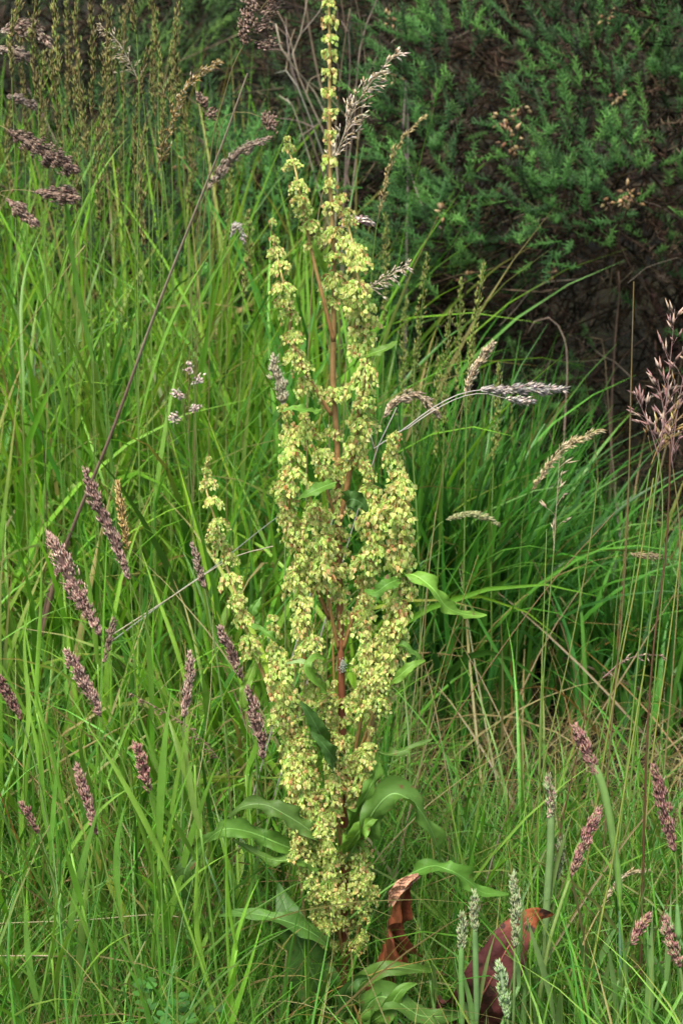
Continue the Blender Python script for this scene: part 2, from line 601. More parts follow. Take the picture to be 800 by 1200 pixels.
    for (px, py, Y, n, s) in pods:
        mb = MB()
        o = at(px, py, Y - 0.13)
        n = int(n * 1.3); s = s * 1.1
        for q in range(n):
            dd = rng.normal(0, 1, 3); dd[1] -= 0.5; dd /= np.linalg.norm(dd)
            spikelet(mb, o + dd * s * rng.uniform(0.3, 1.0), dd + rng.normal(0, 0.3, 3), rng.uniform(0.013, 0.019), rng.uniform(0.0038, 0.0055),
                     jit([(0.19, 0.130, 0.060), (0.12, 0.072, 0.032), (0.26, 0.19, 0.095)][rng.integers(0, 3)]))
        mb.tube(spline([o + (0, 0.05, -0.06), o + (0.005, 0.02, -0.02), o], 5), 0.002, (0.09, 0.06, 0.04), 5)
        mb.build('seed_pod_cluster', M_POD, root, True)
    return root


SPK_T = np.array([(0, 1, 2), (0, 2, 3), (0, 3, 4), (0, 4, 1), (5, 2, 1), (5, 3, 2), (5, 4, 3), (5, 1, 4)])


def spikelet(mb, p, d, ln, w, col, flat=0.7):
    d = np.asarray(d, float); d = d / (np.linalg.norm(d) + 1e-9)
    a = np.cross(d, rng.normal(0, 1, 3)); a /= np.linalg.norm(a) + 1e-9
    b = np.cross(d, a)
    m = p + d * ln * 0.4
    V = np.array([p, m + a * w, m + b * w * flat, m - a * w, m - b * w * flat, p + d * ln])
    C = np.array([col * 0.9, col, col, col, col, np.minimum(col * 1.25, 1)])
    mb.add(V, C, SPK_T)


PODS = [(598, 165, 3.50, 16, 0.024), (735, 231, 3.45, 18, 0.022), (590, 140, 3.55, 7, 0.014), (722, 110, 3.60, 6, 0.012), (712, 238, 3.5, 5, 0.011),
        (518, 250, 3.50, 6, 0.011), (650, 318, 3.6, 6, 0.012), (709, 20, 3.7, 6, 0.016), (455, 25, 3.7, 5, 0.013), (460, 92, 3.65, 5, 0.012), (610, 125, 3.55, 5, 0.012), (545, 325, 3.6, 4, 0.010)]
EX = [(640, 150, 3.46, 1.0), (690, 205, 3.44, 0.9), (715, 200, 3.44, 0.9), (650, 225, 3.42, 1.0), (620, 240, 3.42, 1.0), (670, 245, 3.42, 0.8), 
      (740, 190, 3.46, 0.7), (500, 40, 3.6, 1.1), (480, 80, 3.6, 1.1), (520, 20, 3.62, 1.0), (490, 130, 3.55, 0.9), (470, 180, 3.55, 0.9), 
      (660, 50, 3.6, 1.1), (690, 60, 3.6, 0.9), (760, 40, 3.6, 1.0), (780, 70, 3.6, 0.9), (725, 105, 3.55, 0.9), (500, 215, 3.5, 1.0), (530, 230, 3.5, 0.9),
      (490, 260, 3.5, 1.1), (520, 280, 3.5, 1.0), (470, 300, 3.52, 1.0), (510, 320, 3.52, 0.9), (440, 330, 3.55, 1.0), (460, 370, 3.55, 0.9), 
      (690, 440, 3.6, 0.6), (650, 480, 3.6, 0.6), (780, 300, 3.6, 0.7), ]
gorse_bush('large dark gorse bush with brown bare inside and seed pods, beside the flowering dock', (0.98, 4.35), (1.15, 0.95, 1.75), 150, 20, lambda p: 0.42 if p[2] < 1.2 and p[1] < 4.4 else 0.7, EX, 5200, 2800, PODS, 1.0, nlimb=13)
gorse_bush('low rounded blue green gorse bush close behind the flowering dock', (-0.30, 4.25), (0.62, 0.55, 0.76), 90, 20, -0.2,
           [(270, 175, 3.95, 0.9), (300, 200, 3.85, 1.0), (240, 210, 3.88, 1.0), (330, 230, 3.82, 1.0), (290, 250, 3.8, 1.0), (260, 290, 3.8, 1.0), (320, 320, 3.8, 1.0), (280, 350, 3.8, 1.0), (430, 400, 3.8, 1.0),
            (460, 440, 3.8, 1.0), (350, 380, 3.8, 1.0), (240, 340, 3.8, 1.0), (300, 410, 3.8, 0.9)], 1200, 300, [(215, 190, 3.95, 6, 0.014)], 1.0, 0.95, nlimb=7, far=True)
gorse_bush('fresh green gorse bush standing behind the tall grass stalks', (-1.15, 5.6), (0.95, 0.8, 1.45), 120, 18, -0.1, [(225, 40, 4.9, 1.0), (215, 70, 4.9, 1.2), (250, 60, 4.95, 1.0), (190, 95, 4.9, 1.0), (160, 60, 4.9, 1.0)], 1300, 300, (), 1.15, 1.25, nlimb=7, far=True)
gorse_bush('dark gorse bush in the gap behind the bare grey branches', (0.15, 6.3), (0.9, 0.7, 1.6), 100, 16, 0.15, [(440, 40, 5.6, 1.0), (420, 60, 5.6, 1.0), (390, 60, 5.65, 0.7)], 1200, 400, (), 1.2, 1.35, nlimb=7, far=True)
gorse_bush('farther gorse bush at the edge of the thicket beside the fresh green one', (-2.4, 6.2), (0.95, 0.8, 1.7), 90, 18, 0.0, (), 1000, 250, (), 1.25, nlimb=6, far=True)
gorse_bush('tall gorse bush deep in the thicket behind the fresh green one', (-0.75, 7.4), (1.1, 0.8, 1.8), 100, 15, 0.1, (), 1000, 250, (), 1.3, 0.9, nlimb=6, far=True)
gorse_bush('gorse bush far behind the large one with the seed pods', (1.6, 7.0), (1.2, 0.9, 2.0), 90, 15, 0.1, (), 900, 250, (), 1.3, nlimb=6, far=True)
gorse_bush('gorse bush beside the large one with the seed pods, away from the dock', (2.9, 5.2), (1.0, 0.9, 1.7), 80, 16, 0.25, (), 1000, 300, (), 1.2, nlimb=6, far=True)


# bare dead branches standing in the gap between the bushes
def dead_branch(label, pts, Y, forks, col, r0):
    P = [at(x, y, Y + dy) for (x, y, dy) in pts]
    base = P[-1].copy(); base[2] = -0.02
    P = spline(P + [base], 26)[::-1]
    root = thing('dead_branch', tuple(P[0]), label, 'branch', 'bare dead branches between the bushes')
    mb = MB()
    mb.tube(P, np.linspace(r0, r0 * 0.35, len(P)), jit(col, 0.05), 6)
    mb.build('limb', M_WOOD, root, True)
    for fk in forks:
        B = spline([P[fk[0]]] + [at(x, y, Y + dy) for (x, y, dy) in fk[1]], 10)
        m2 = MB(); m2.tube(B, np.linspace(r0 * 0.5, r0 * 0.18, 10), jit(np.array(col) * 1.1, 0.1), 5)
        for q in range(3):
            i = rng.integers(3, 9)
            e = B[i] + rng.normal(0, 0.05, 3) + (B[-1] - B[0]) * 0.25
            m2.tube(spline([B[i], (B[i] + e) / 2 + rng.normal(0, 0.008, 3), e], 5), np.linspace(r0 * 0.25, r0 * 0.1, 5), jit(col, 0.1), 4)
        m2.build('twig', M_WOOD, root, True)


GREYW = (0.26, 0.225, 0.18)
dead_branch('crooked pale grey dead branch with a kinked fork in the gap', [(323, 28, 0), (330, 58, 0), (345, 80, 0), (362, 100, .05), (380, 130, .05), (395, 200, 0.05), (392, 300, .05)], 3.72,
            [(18, [(345, 75, 0), (352, 40, 0), (360, 0, -.02), (365, -40, 0)]), (16, [(345, 95, 0), (322, 86, 0.03)]), (14, [(345, 130, .0), (327, 112, 0)])], GREYW, 0.0045)
dead_branch('straight brown dead branch rising steeply in the gap', [(355, -60, 0), (358, 0, 0), (365, 50, 0), (375, 100, 0), (385, 160, 0), (380, 300, 0)], 3.78,
            [(15, [(350, 120, 0), (338, 60, 0), (335, 20, 0)]), (13, [(395, 130, 0), (402, 60, 0), (410, 10, 0)])], (0.12, 0.092, 0.066), 0.0055)
dead_branch('thin dead branch leaning toward the large gorse bush', [(450, -30, 0), (438, 10, 0), (425, 40, 0), (418, 90, 0), (415, 140, 0.02), (405, 220, 0.03), (400, 320, 0)], 3.66,
            [(12, [(428, 100, 0), (445, 60, 0), (470, 40, 0)]), (15, [(410, 60, 0), (400, 25, 0)])], (0.17, 0.135, 0.10), 0.004)
dead_branch('grey dead branch among the low twigs of the large gorse bush', [(520, 270, 0), (500, 255, 0.03), (480, 200, 0.05), (470, 160, .05), (478, 130, .06)], 3.55, [], (0.30, 0.25, 0.20), 0.004)
dead_branch('arched tan dead branch low in front of the large gorse bush', [(618, 390, 0), (625, 377, 0), (645, 373, 0), (660, 395, 0), (664, 430, 0), (660, 520, 0)], 3.45, [], (0.24, 0.19, 0.14), 0.003)
dead_branch('stout brown dead branch standing low in the large gorse bush', [(724, 318, 0), (725, 345, 0), (720, 400, 0), (716, 480, 0), (715, 560, 0)], 3.5, [(12, [(705, 400, 0), (690, 395, 0)])], (0.08, 0.06, 0.04), 0.004)


# ------------------------------------------------------------------ uncounted meadow grass
def field(name, label, N, box, Lr, Wr, th, kap, cols, wts, keep=None, S=6, fold=0.18, tipdry=0.28, hmod=None, mat=None, azc=None):
    b = scatter(N, *box, keep=keep)
    L = rng.uniform(*Lr, N) * (rng.beta(4, 2, N) * 0.5 + 0.6)
    if hmod is not None: L = L * hmod(b[:, 0], b[:, 1])
    W = rng.uniform(*Wr, N)
    az = rng.uniform(0, 2 * math.pi, N) if azc is None else rng.normal(azc[0], azc[1], N)
    th0 = np.abs(rng.normal(th[0], th[1], N))
    kp = np.abs(rng.normal(kap[0], kap[1], N))
    col = palette(N, cols, wts)
    dry = (rng.uniform(0, 1, N) < tipdry)[:, None]
    tip = np.where(dry, palette(N, [(0.30, 0.22, 0.09), (0.22, 0.16, 0.05)], (1, 1)), col * (1.12, 1.08, 1.0))
    V, Q, C = blades_np(b, L, W, az, th0, kp, rng.normal(0, 0.7, N), col, tip, S, fold)
    o = link(name, np_mesh(name, V, Q, C), mat or M_GRASS)
    prop(o, label, 'grass', kind='stuff')
    return o


G_LIGHT = [(0.145, 0.34, 0.028), (0.115, 0.30, 0.028), (0.20, 0.385, 0.036), (0.060, 0.19, 0.026), (0.28, 0.25, 0.09)]
G_DEEP = [(0.042, 0.160, 0.022), (0.058, 0.20, 0.025), (0.030, 0.115, 0.020), (0.085, 0.24, 0.028)]
G_FINE = [(0.085, 0.245, 0.028), (0.115, 0.295, 0.034), (0.056, 0.185, 0.026), (0.155, 0.31, 0.045), (0.27, 0.24, 0.10)]
STRAW = [(0.25, 0.205, 0.085), (0.16, 0.122, 0.050), (0.32, 0.275, 0.135), (0.10, 0.072, 0.034), (0.22, 0.125, 0.040)]


def clear_dark(x, y):
    # the hollow without grass in front of the large gorse bush
    d = np.exp(-(((x - 0.40) / 0.22) ** 2 + ((y - 2.82) / 0.22) ** 2))
    return 1 - 0.95 * d


def sward(x, y):
    # the fine sward thins out toward the tall grass and the hollow
    return clear_dark(x, y) * np.where((x > 0.08) & (y > 2.42), 0.10, 1.0)


def low_front(x, y):
    # trodden low just in front of the dock, and short toward the hollow
    f = 1 - 0.66 * np.exp(-(((x - 0.08) / 0.15) ** 2 + ((y - 1.76) / 0.16) ** 2))
    return f * np.where((x > 0.08) & (y > 2.35), 0.6, 1.0)


field('thatch', 'dead straw coloured thatch lying between the green blades', 10000, (-1.9, 1.9, 1.35, 4.2), (0.10, 0.32), (0.001, 0.0026), (1.0, 0.3), (0.5, 0.4), STRAW, (4, 4, 2, 3, 1), S=4, fold=0.0)
field('fine_grass', 'fine thin bright green grass around the foot of the dock', 25000, (-1.9, 1.9, 1.35, 3.15), (0.14, 0.36), (0.0012, 0.0027), (0.30, 0.22), (0.9, 0.6), G_FINE, (4, 3, 3, 2, 1), keep=sward, hmod=low_front, S=6, fold=0.0)
field('meadow_grass', 'light green long grass filling the meadow on the dry stem\'s side of the dock', 6000, (-2.2, 0.06, 1.95, 4.6), (0.42, 0.95), (0.007, 0.0165), (0.12, 0.10), (0.65, 0.8), G_LIGHT, (4, 4, 3, 3, 0.5), S=8,
      hmod=lambda x, y: np.clip(0.42 + (y - 2.0) * 0.6, 0.45, 1.12), keep=lambda x, y: np.clip(0.30 + 0.7 * (y - 2.1), 0.25, 1) * np.clip((0.02 - x) / 0.25 + 0.3, 0.1, 1))
field('tall_grass', 'deep green tall grass in front of the large gorse bush', 4800, (0.02, 2.1, 2.55, 3.26), (0.46, 0.84), (0.007, 0.0150), (0.12, 0.10), (0.65, 0.6), G_DEEP, (4, 4, 3, 3), S=8,
      keep=lambda x, y: clear_dark(x, y) * np.where(y < 2.85, 0.05, 1.0) * np.clip(0.4 + 1.0 * fnoise(x, y, 9, 21), 0.02, 1) * (1 - 0.93 * np.exp(-((x / y - 0.122) / 0.017) ** 2)), tipdry=0.06,
      hmod=lambda x, y: np.where(x / y < 0.12, 0.84 - 2.4 * np.clip(x / y - 0.05, 0, 1), 0.50 + 0.5 * np.clip(x / y - 0.19, 0, 0.3)) + 0.08 * fnoise(x, y, 6, 22))
field('mid_grass', 'medium green grass mixed into the foreground sward', 5200, (-1.9, 1.9, 1.4, 2.9), (0.2, 0.5), (0.003, 0.0065), (0.2, 0.15), (0.7, 0.6), G_FINE, (4, 4, 3, 2, 0.6), keep=sward, hmod=low_front, S=7)
field('dead_blades', 'long dry bent straw blades lodged in the green grass', 950, (-1.9, 1.2, 1.8, 3.4), (0.3, 0.7), (0.002, 0.005), (0.7, 0.35), (0.7, 0.5), STRAW, (4, 3, 3, 2, 2), S=8)


# ------------------------------------------------------------------ the flowering dock
DY = 2.0
DB = at(403, 1214, DY)
DB[2] = -0.01
dock = thing('curly_dock', (DB[0], DB[1], 0.0), 'tall curly dock crowded with yellow green drooping flowers on a red brown stem', 'plant')

YG = np.array((0.64, 0.76, 0.23))
YG2 = np.array((0.53, 0.71, 0.20))
PINK = np.array((0.72, 0.52, 0.24))
RUST = np.array((0.46, 0.24, 0.10))
CREAM = np.array((0.74, 0.77, 0.34))


def flower(mb, p, d, ln, r, col, coltop):
    """one hanging dock fruit: three winged valves round a swollen seed"""
    d = d / np.linalg.norm(d)
    a = np.cross(d, rng.normal(0, 1, 3)); a /= np.linalg.norm(a)
    b = np.cross(d, a)
    ph = rng.uniform(0, 6.28)
    V, C, T = [], [], []
    for k in range(3):
        an = ph + k * 2.094
        e = math.cos(an) * a + math.sin(an) * b
        f = -math.sin(an) * a + math.cos(an) * b
        o = len(V)
        cup = rng.uniform(-0.25, 0.35) * r
        V += [p, p + d * ln * 0.10 + e * r * 0.80 + f * cup, p + d * ln * 0.45 + e * r * 1.05 + f * cup * 1.3, p + d * ln * 0.80 + e * r * 0.42 + f * cup * 0.4, p + d * ln * 1.08]
        C += [coltop, coltop * 0.6 + col * 0.4, col, col, col * 0.92]
        T += [(o, o + 1, o + 2), (o, o + 2, o + 3), (o, o + 3, o + 4)]
    mb.add(np.array(V), np.array(C), T)
    spikelet(mb, p + d * ln * 0.05, d, ln * 0.8, r * 0.36, col * 0.8 + coltop * 0.2)


def cluster_mesh(seed, n, Rr, droop):
    """a whorl of flowers round the stem at the origin, stem along +Z"""
    mb = MB()
    for k in range(n):
        an = rng.uniform(0, 6.28)
        rr = Rr * rng.uniform(0.12, 1.0) ** 0.75
        z = 0.004 - droop * (rr / Rr) ** 1.8 + rng.normal(0, 0.0030)
        e = np.array((math.cos(an), math.sin(an), 0))
        p = e * rr + (0, 0, z)
        d = np.array((0, 0, -1.0)) + e * rng.uniform(0.0, 0.75) + rng.normal(0, 0.33, 3)
        u = rng.uniform()
        col = jit(YG if u < 0.55 else YG2 if u < 0.78 else CREAM if u < 0.88 else PINK if u < 0.97 else RUST, 0.12, 0.05)
        top = jit(PINK if rng.uniform() < 0.38 else (RUST if rng.uniform() < 0.10 else col), 0.12, 0.05)
        s = rng.uniform(0.72, 1.12)
        flower(mb, p, d, 0.0057 * s, 0.0028 * s, col, top)
        mid = e * rr * 0.6 + (0, 0, z * 0.3 + 0.0035)
        mb.tube(spline([np.zeros(3), mid, p], 4), 0.0004, jit(RUST if rng.uniform() < 0.2 else YG2), 3)
    return mb.mesh('flower_cluster')


CL_BIG = [cluster_mesh(k, 80, 0.0180, 0.0125) for k in range(9)]
CL_MID = [cluster_mesh(k, 48, 0.0145, 0.0100) for k in range(6)]
CL_TOP = [cluster_mesh(k, 29, 0.0110, 0.0075) for k in range(5)]
for m_ in CL_BIG + CL_MID + CL_TOP: m_.materials.append(M_FLOWER)


def put_cluster(parent, P, T, meshes, sc):
    o = bpy.data.objects.new('flower_cluster', meshes[rng.integers(0, len(meshes))])
    COL.objects.link(o)
    o.parent = parent
    o.location = P - np.array(dock.location)
    q = Vector(T * 0.5 + np.array((0, 0, 0.6))).to_track_quat('Z', 'Y')
    o.rotation_mode = 'QUATERNION'
    o.rotation_quaternion = q @ Matrix.Rotation(rng.uniform(0, 6.28), 3, 'Z').to_quaternion()
    o.scale = (sc * rng.uniform(0.70, 0.92), sc * rng.uniform(0.70, 0.92), sc * rng.uniform(0.85, 1.1))
    return o


def along(P, s):
    d = np.concatenate([[0], np.cumsum(np.linalg.norm(np.diff(P, axis=0), axis=1))])
    s = min(max(s, 0), d[-1])
    q = np.array([np.interp(s, d, P[:, k]) for k in range(3)])
    i = min(max(np.searchsorted(d, s), 1), len(P) - 1)
    t = P[i] - P[i - 1]
    return q, t / np.linalg.norm(t), d[-1]


PXM = 985.0
# main stem, top to bottom
main_px = [(385, -8, .03), (386, 50, .03), (386, 100, .03), (386, 170, .03), (388, 240, .03), (391, 300, .025), (391, 380, .02), (390, 450, .02), (395, 520, .015), (396, 600, .01), (398, 700, .005), (400, 800, 0), (402, 900, 0), (404, 1000, 0), (402, 1100, 0), (403, 1190, 0)]
MP = spline([at(x, y, DY + dy) for x, y, dy in main_px] + [np.array((DB[0], DB[1], -0.02))], 70)
tt = np.linspace(0, 1, 70)
mcol = np.array([np.array((0.33, 0.25, 0.085)) * (1 - min(t * 1.6, 1)) + np.array((0.17, 0.055, 0.028)) * min(t * 1.6, 1) for t in tt])
mb = MB()
mb.tube(MP, 0.0014 + 0.0048 * tt ** 0.9, mcol, 12, 0.07)
stem = mb.build('stem', M_DOCKSTEM, dock, True)
for y in (4, 24, 44, 64, 86, 107, 132, 158, 187, 214):
    i = np.argmin([abs(((CAM_H - p[2]) * 0) + 0) for p in MP]) if False else None
    p = at(np.interp(y, [m[1] for m in main_px], [m[0] for m in main_px]), y, DY + 0.03)
    put_cluster(stem, p, np.array((0, 0, 1.0)), CL_TOP, 0.95 + 0.2 * y / 214)
y = 242.0
while y < 1120:
    p = at(np.interp(y, [m[1] for m in main_px], [m[0] for m in main_px]) + rng.normal(0, 2), y, DY + np.interp(y, [m[1] for m in main_px], [m[2] for m in main_px]) - rng.uniform(-0.004, 0.008))
    skip = 330 < y < 545 and rng.uniform() < 0.45 or 760 < y < 810 or 845 < y < 885 and rng.uniform() < 0.5 or 905 < y < 960 and rng.uniform() < 0.5 or y > 1085 and rng.uniform() < 0.4
    if not skip:
        put_cluster(stem, p, np.array((0, 0, 1.0)), CL_BIG if y > 260 else CL_MID, rng.uniform(0.85, 1.15))
    y += rng.uniform(20, 30)

# flowering branches: points from the tip down to the joint on the stem; number = how far the whorls reach
BR = [
    (([333, 158], [337, 175], [345, 195], [351, 225], [358, 258], [364, 290], [376, 340], [391, 400]), -.02, 135, .75, 15.5, 1.0),
    (([316, 262], [322, 285], [327, 310], [333, 335], [341, 365], [340, 393], [352, 425], [366, 450], [388, 486]), -.03, 215, .8, 17, 1.0),
    (([397, 232], [407, 262], [416, 300], [421, 340], [427, 375], [430, 405], [426, 445], [420, 485], [412, 540], [398, 610]), -.025, 330, .95, 15, 1.15),
    (([334, 476], [337, 500], [341, 535], [338, 570], [340, 605], [348, 640], [362, 670], [386, 725]), -.02, 215, .95, 14.5, 1.15),
    (([357, 486], [362, 510], [372, 535], [380, 565], [394, 610]), -.035, 85, .9, 16, 1.0),
    (([462, 506], [465, 540], [467, 575], [465, 610], [471, 645], [470, 685], [464, 725], [456, 765], [446, 805], [436, 845], [425, 905], [412, 985], [406, 1030]), -.03, 355, 1.0, 12.0, 1.2),
    (([245, 533], [240, 555], [243, 580], [251, 605], [259, 635], [266, 665], [276, 695], [288, 735], [302, 775], [320, 815], [345, 860], [366, 930], [386, 1010], [400, 1070]), -.02, 275, .85, 19, 1.05),
    (([321, 724], [322, 745], [325, 775], [331, 805], [336, 840], [342, 875], [347, 905], [358, 945], [376, 985], [396, 1035]), -.035, 245, 1.0, 12.5, 1.15),
    (([362, 575], [368, 610], [374, 645], [382, 690], [396, 760]), -.045, 125, 1.0, 14, 1.15),
    (([428, 545], [432, 580], [437, 620], [434, 655], [424, 690], [402, 760]), -.035, 150, 1.0, 14.5, 1.1),
    (([346, 650], [352, 690], [358, 730], [366, 780], [378, 835], [400, 900]), -.04, 170, 1.0, 14, 1.1),
    (([424, 690], [428, 730], [430, 775], [426, 820], [418, 870], [404, 935]), -.04, 170, 1.0, 14, 1.1),
    (([452, 735], [450, 765], [444, 800], [436, 838], [420, 885], [405, 940]), -.05, 100, .9, 14, 1.1),
    (([388, 800], [386, 830], [388, 870], [402, 930]), -.045, 80, .9, 15, 1.0),
    (([432, 855], [430, 885], [424, 915], [414, 955], [404, 1010]), -.05, 100, .95, 14, 1.05),
    (([398, 860], [394, 890], [392, 925], [396, 965], [403, 1020]), -.06, 120, .95, 14, 1.1),
    (([352, 860], [360, 900], [370, 945], [384, 990], [402, 1050]), -.045, 115, 1.0, 13, 1.1),
    (([340, 935], [352, 965], [366, 1000], [380, 1040], [400, 1085]), -.045, 90, .95, 13, 1.05),
    (([424, 985], [425, 1010], [421, 1040], [412, 1075], [404, 1110]), -.04, 75, .95, 14, 1.1),
    (([378, 960], [382, 990], [386, 1020], [394, 1060], [402, 1095]), -.055, 85, .95, 14, 1.1),
    (([366, 1040], [372, 1065], [384, 1100], [402, 1145]), -.06, 85, .85, 13, 1.0),
    (([434, 1030], [430, 1055], [420, 1090], [404, 1130]), -.055, 80, .85, 13, 1.0),
    (([396, 1040], [394, 1065], [398, 1095], [403, 1135]), -.07, 75, .85, 14, 1.0),
    (([378, 1085], [384, 1105], [392, 1125], [403, 1165]), -.06, 50, .75, 14, 1.0),
    (([426, 1090], [420, 1110], [412, 1130], [404, 1170]), -.055, 45, .75, 14, 1.0),
    (([345, 975], [354, 1000], [368, 1030], [385, 1065], [402, 1110]), -.065, 80, .9, 13, 1.0),
]
for pts, bow, reach, sc, gap, fat in BR:
    n = len(pts)
    W = [at(x, y, DY + (bow + 0.012 * math.sin(1.7 * i)) * min(1, (n - 1 - i) / 3.0 + 0.02)) for i, (x, y) in enumerate(pts)]
    P = spline(W, 40)
    t = np.linspace(0, 1, 40)
    full = along(P, 0)[2]
    c0, c1 = np.array((0.33, 0.27, 0.085)), np.array((0.23, 0.12, 0.045))
    mb = MB()
    mb.tube(P, 0.0009 + min(0.0030, 0.0065 * full) * t, c0 * (1 - t)[:, None] + c1 * t[:, None], 8, 0.05)
    br = mb.build('branch', M_DOCKSTEM, dock, True)
    s = 0.002
    k = 0
    lim = reach / PXM * 1.04
    while s < lim:
        p, T, tot = along(P, s)
        f = min(1.0, s / (0.30 * lim) + 0.30)
        fam = CL_TOP if f < 0.6 else CL_MID if f < 0.9 else CL_BIG
        size = {0.6: 1}.get(f, 1) * sc * fat * (0.55 + 0.45 * f if fam is not CL_BIG else 1.0)
        side = rng.normal(0, 0.003, 3)
        put_cluster(br, p + side, T * -1 if T[2] < 0 else T, fam, size * rng.uniform(0.85, 1.12))
        s += gap / PXM * rng.uniform(0.85, 1.25) * (0.8 + 0.35 * f)
        k += 1


# leaves of the dock
def dock_leaf(pts, w, col, hint=(0.1, -0.55, 0.8), ruf=0.45, freq=5.0, name='leaf', mat=None, Y=DY, pet=0.12, fold=0.25, label=None, curl=0.0, parent=None, shape=1.0, rib=None, seed=0, nn=64, tipcol=None, crumple=0.0, wk=0.82):
    """lance-shaped leaf with curled margins; pts = (px, py, dY) from stalk to tip; w = full width in pixels"""
    r = np.random.default_rng(seed + len(pts) * 7 + int(pts[0][0]))
    P = spline([at(x, y, Y + dy) for x, y, dy in pts], nn)
    t = np.linspace(0, 1, nn)
    tb = np.clip((t - pet) / (1 - pet), 0, 1)
    prof = np.sin(math.pi * tb ** (0.72 * shape)) ** 0.8
    prof = np.where(t < pet, 0.0, prof)
    prof = prof * (1 + 0.10 * np.sin(t * 21 + r.uniform(0, 6))) 
    hw = 0.5 * w * wk / PXM * prof + 0.0010
    T = np.gradient(P, axis=0); T /= np.linalg.norm(T, axis=1)[:, None]
    S_ = np.cross(T, np.asarray(hint, float)); S_ /= np.linalg.norm(S_, axis=1)[:, None] + 1e-9
    Nn = np.cross(S_, T)
    m = 13
    us = np.linspace(-1, 1, m)
    ph = r.uniform(0, 6, 4)
    V = np.zeros((nn, m, 3))
    C = np.zeros((nn, m, 3))
    col = np.asarray(col, float)
    for j, u in enumerate(us):
        au = abs(u)
        side = 0 if u < 0 else 1
        wave = np.sin(t * freq * 6.28 + ph[side]) + 0.55 * np.sin(t * freq * 11.1 + ph[side + 2]) 
        z = hw * (fold * au + ruf * wave * au ** 2.2 + curl * au ** 2)
        vein = np.cos((t * nn * 0.20 - au * 1.6) * 6.28)
        z = z + hw * (0.035 * vein * min(1, au * 3) * (1 - au * 0.5))
        if crumple: z = z + hw * crumple * (np.sin(t * 31 + u * 5 + ph[0]) * np.sin(u * 7 + t * 13 + ph[1]) + 0.6 * np.sin(t * 67 - u * 9 + ph[2]))
        x = hw * u * (1 - 0.18 * abs(curl) * au) * (1 + 0.06 * np.sin(t * freq * 15 + ph[side]) * au)
        V[:, j] = P + S_ * x[:, None] + Nn * z[:, None]
        cc = col[None, :] * (1 + 0.10 * (au - 0.5) + 0.10 * np.clip(vein, 0, 1) ** 3 * (1 - au))[:, None] * np.where(au > 0.97, 0.85, 1.0)
        C[:, j] = cc
        if tipcol is not None:
            f = np.clip((t - 0.84) / 0.08, 0, 1)[:, None]
            C[:, j] = cc * (1 - f) + np.asarray(tipcol) * f
    i = (np.arange(nn - 1) * m)[:, None] + np.arange(m - 1)[None, :]
    Q = np.stack([i, i + 1, i + m + 1, i + m], -1).reshape(-1, 4)
    mb = MB(); mb.add(V.reshape(-1, 3), C.reshape(-1, 3), None, Q)
    o = mb.build(name, mat or M_DOCKLEAF, parent or dock, True)
    if label: o['label'] = label
    mb = MB()
    mb.tube(P[:int(nn * 0.93)] - Nn[:int(nn * 0.93)] * 0.0004, np.linspace(0.0019, 0.0006, int(nn * 0.93)) * min(1.3, w / 45 + 0.3), rib if rib is not None else col * 1.35 + 0.02, 5)
    mb.build('midrib', M_STEM, o, True)
    return o


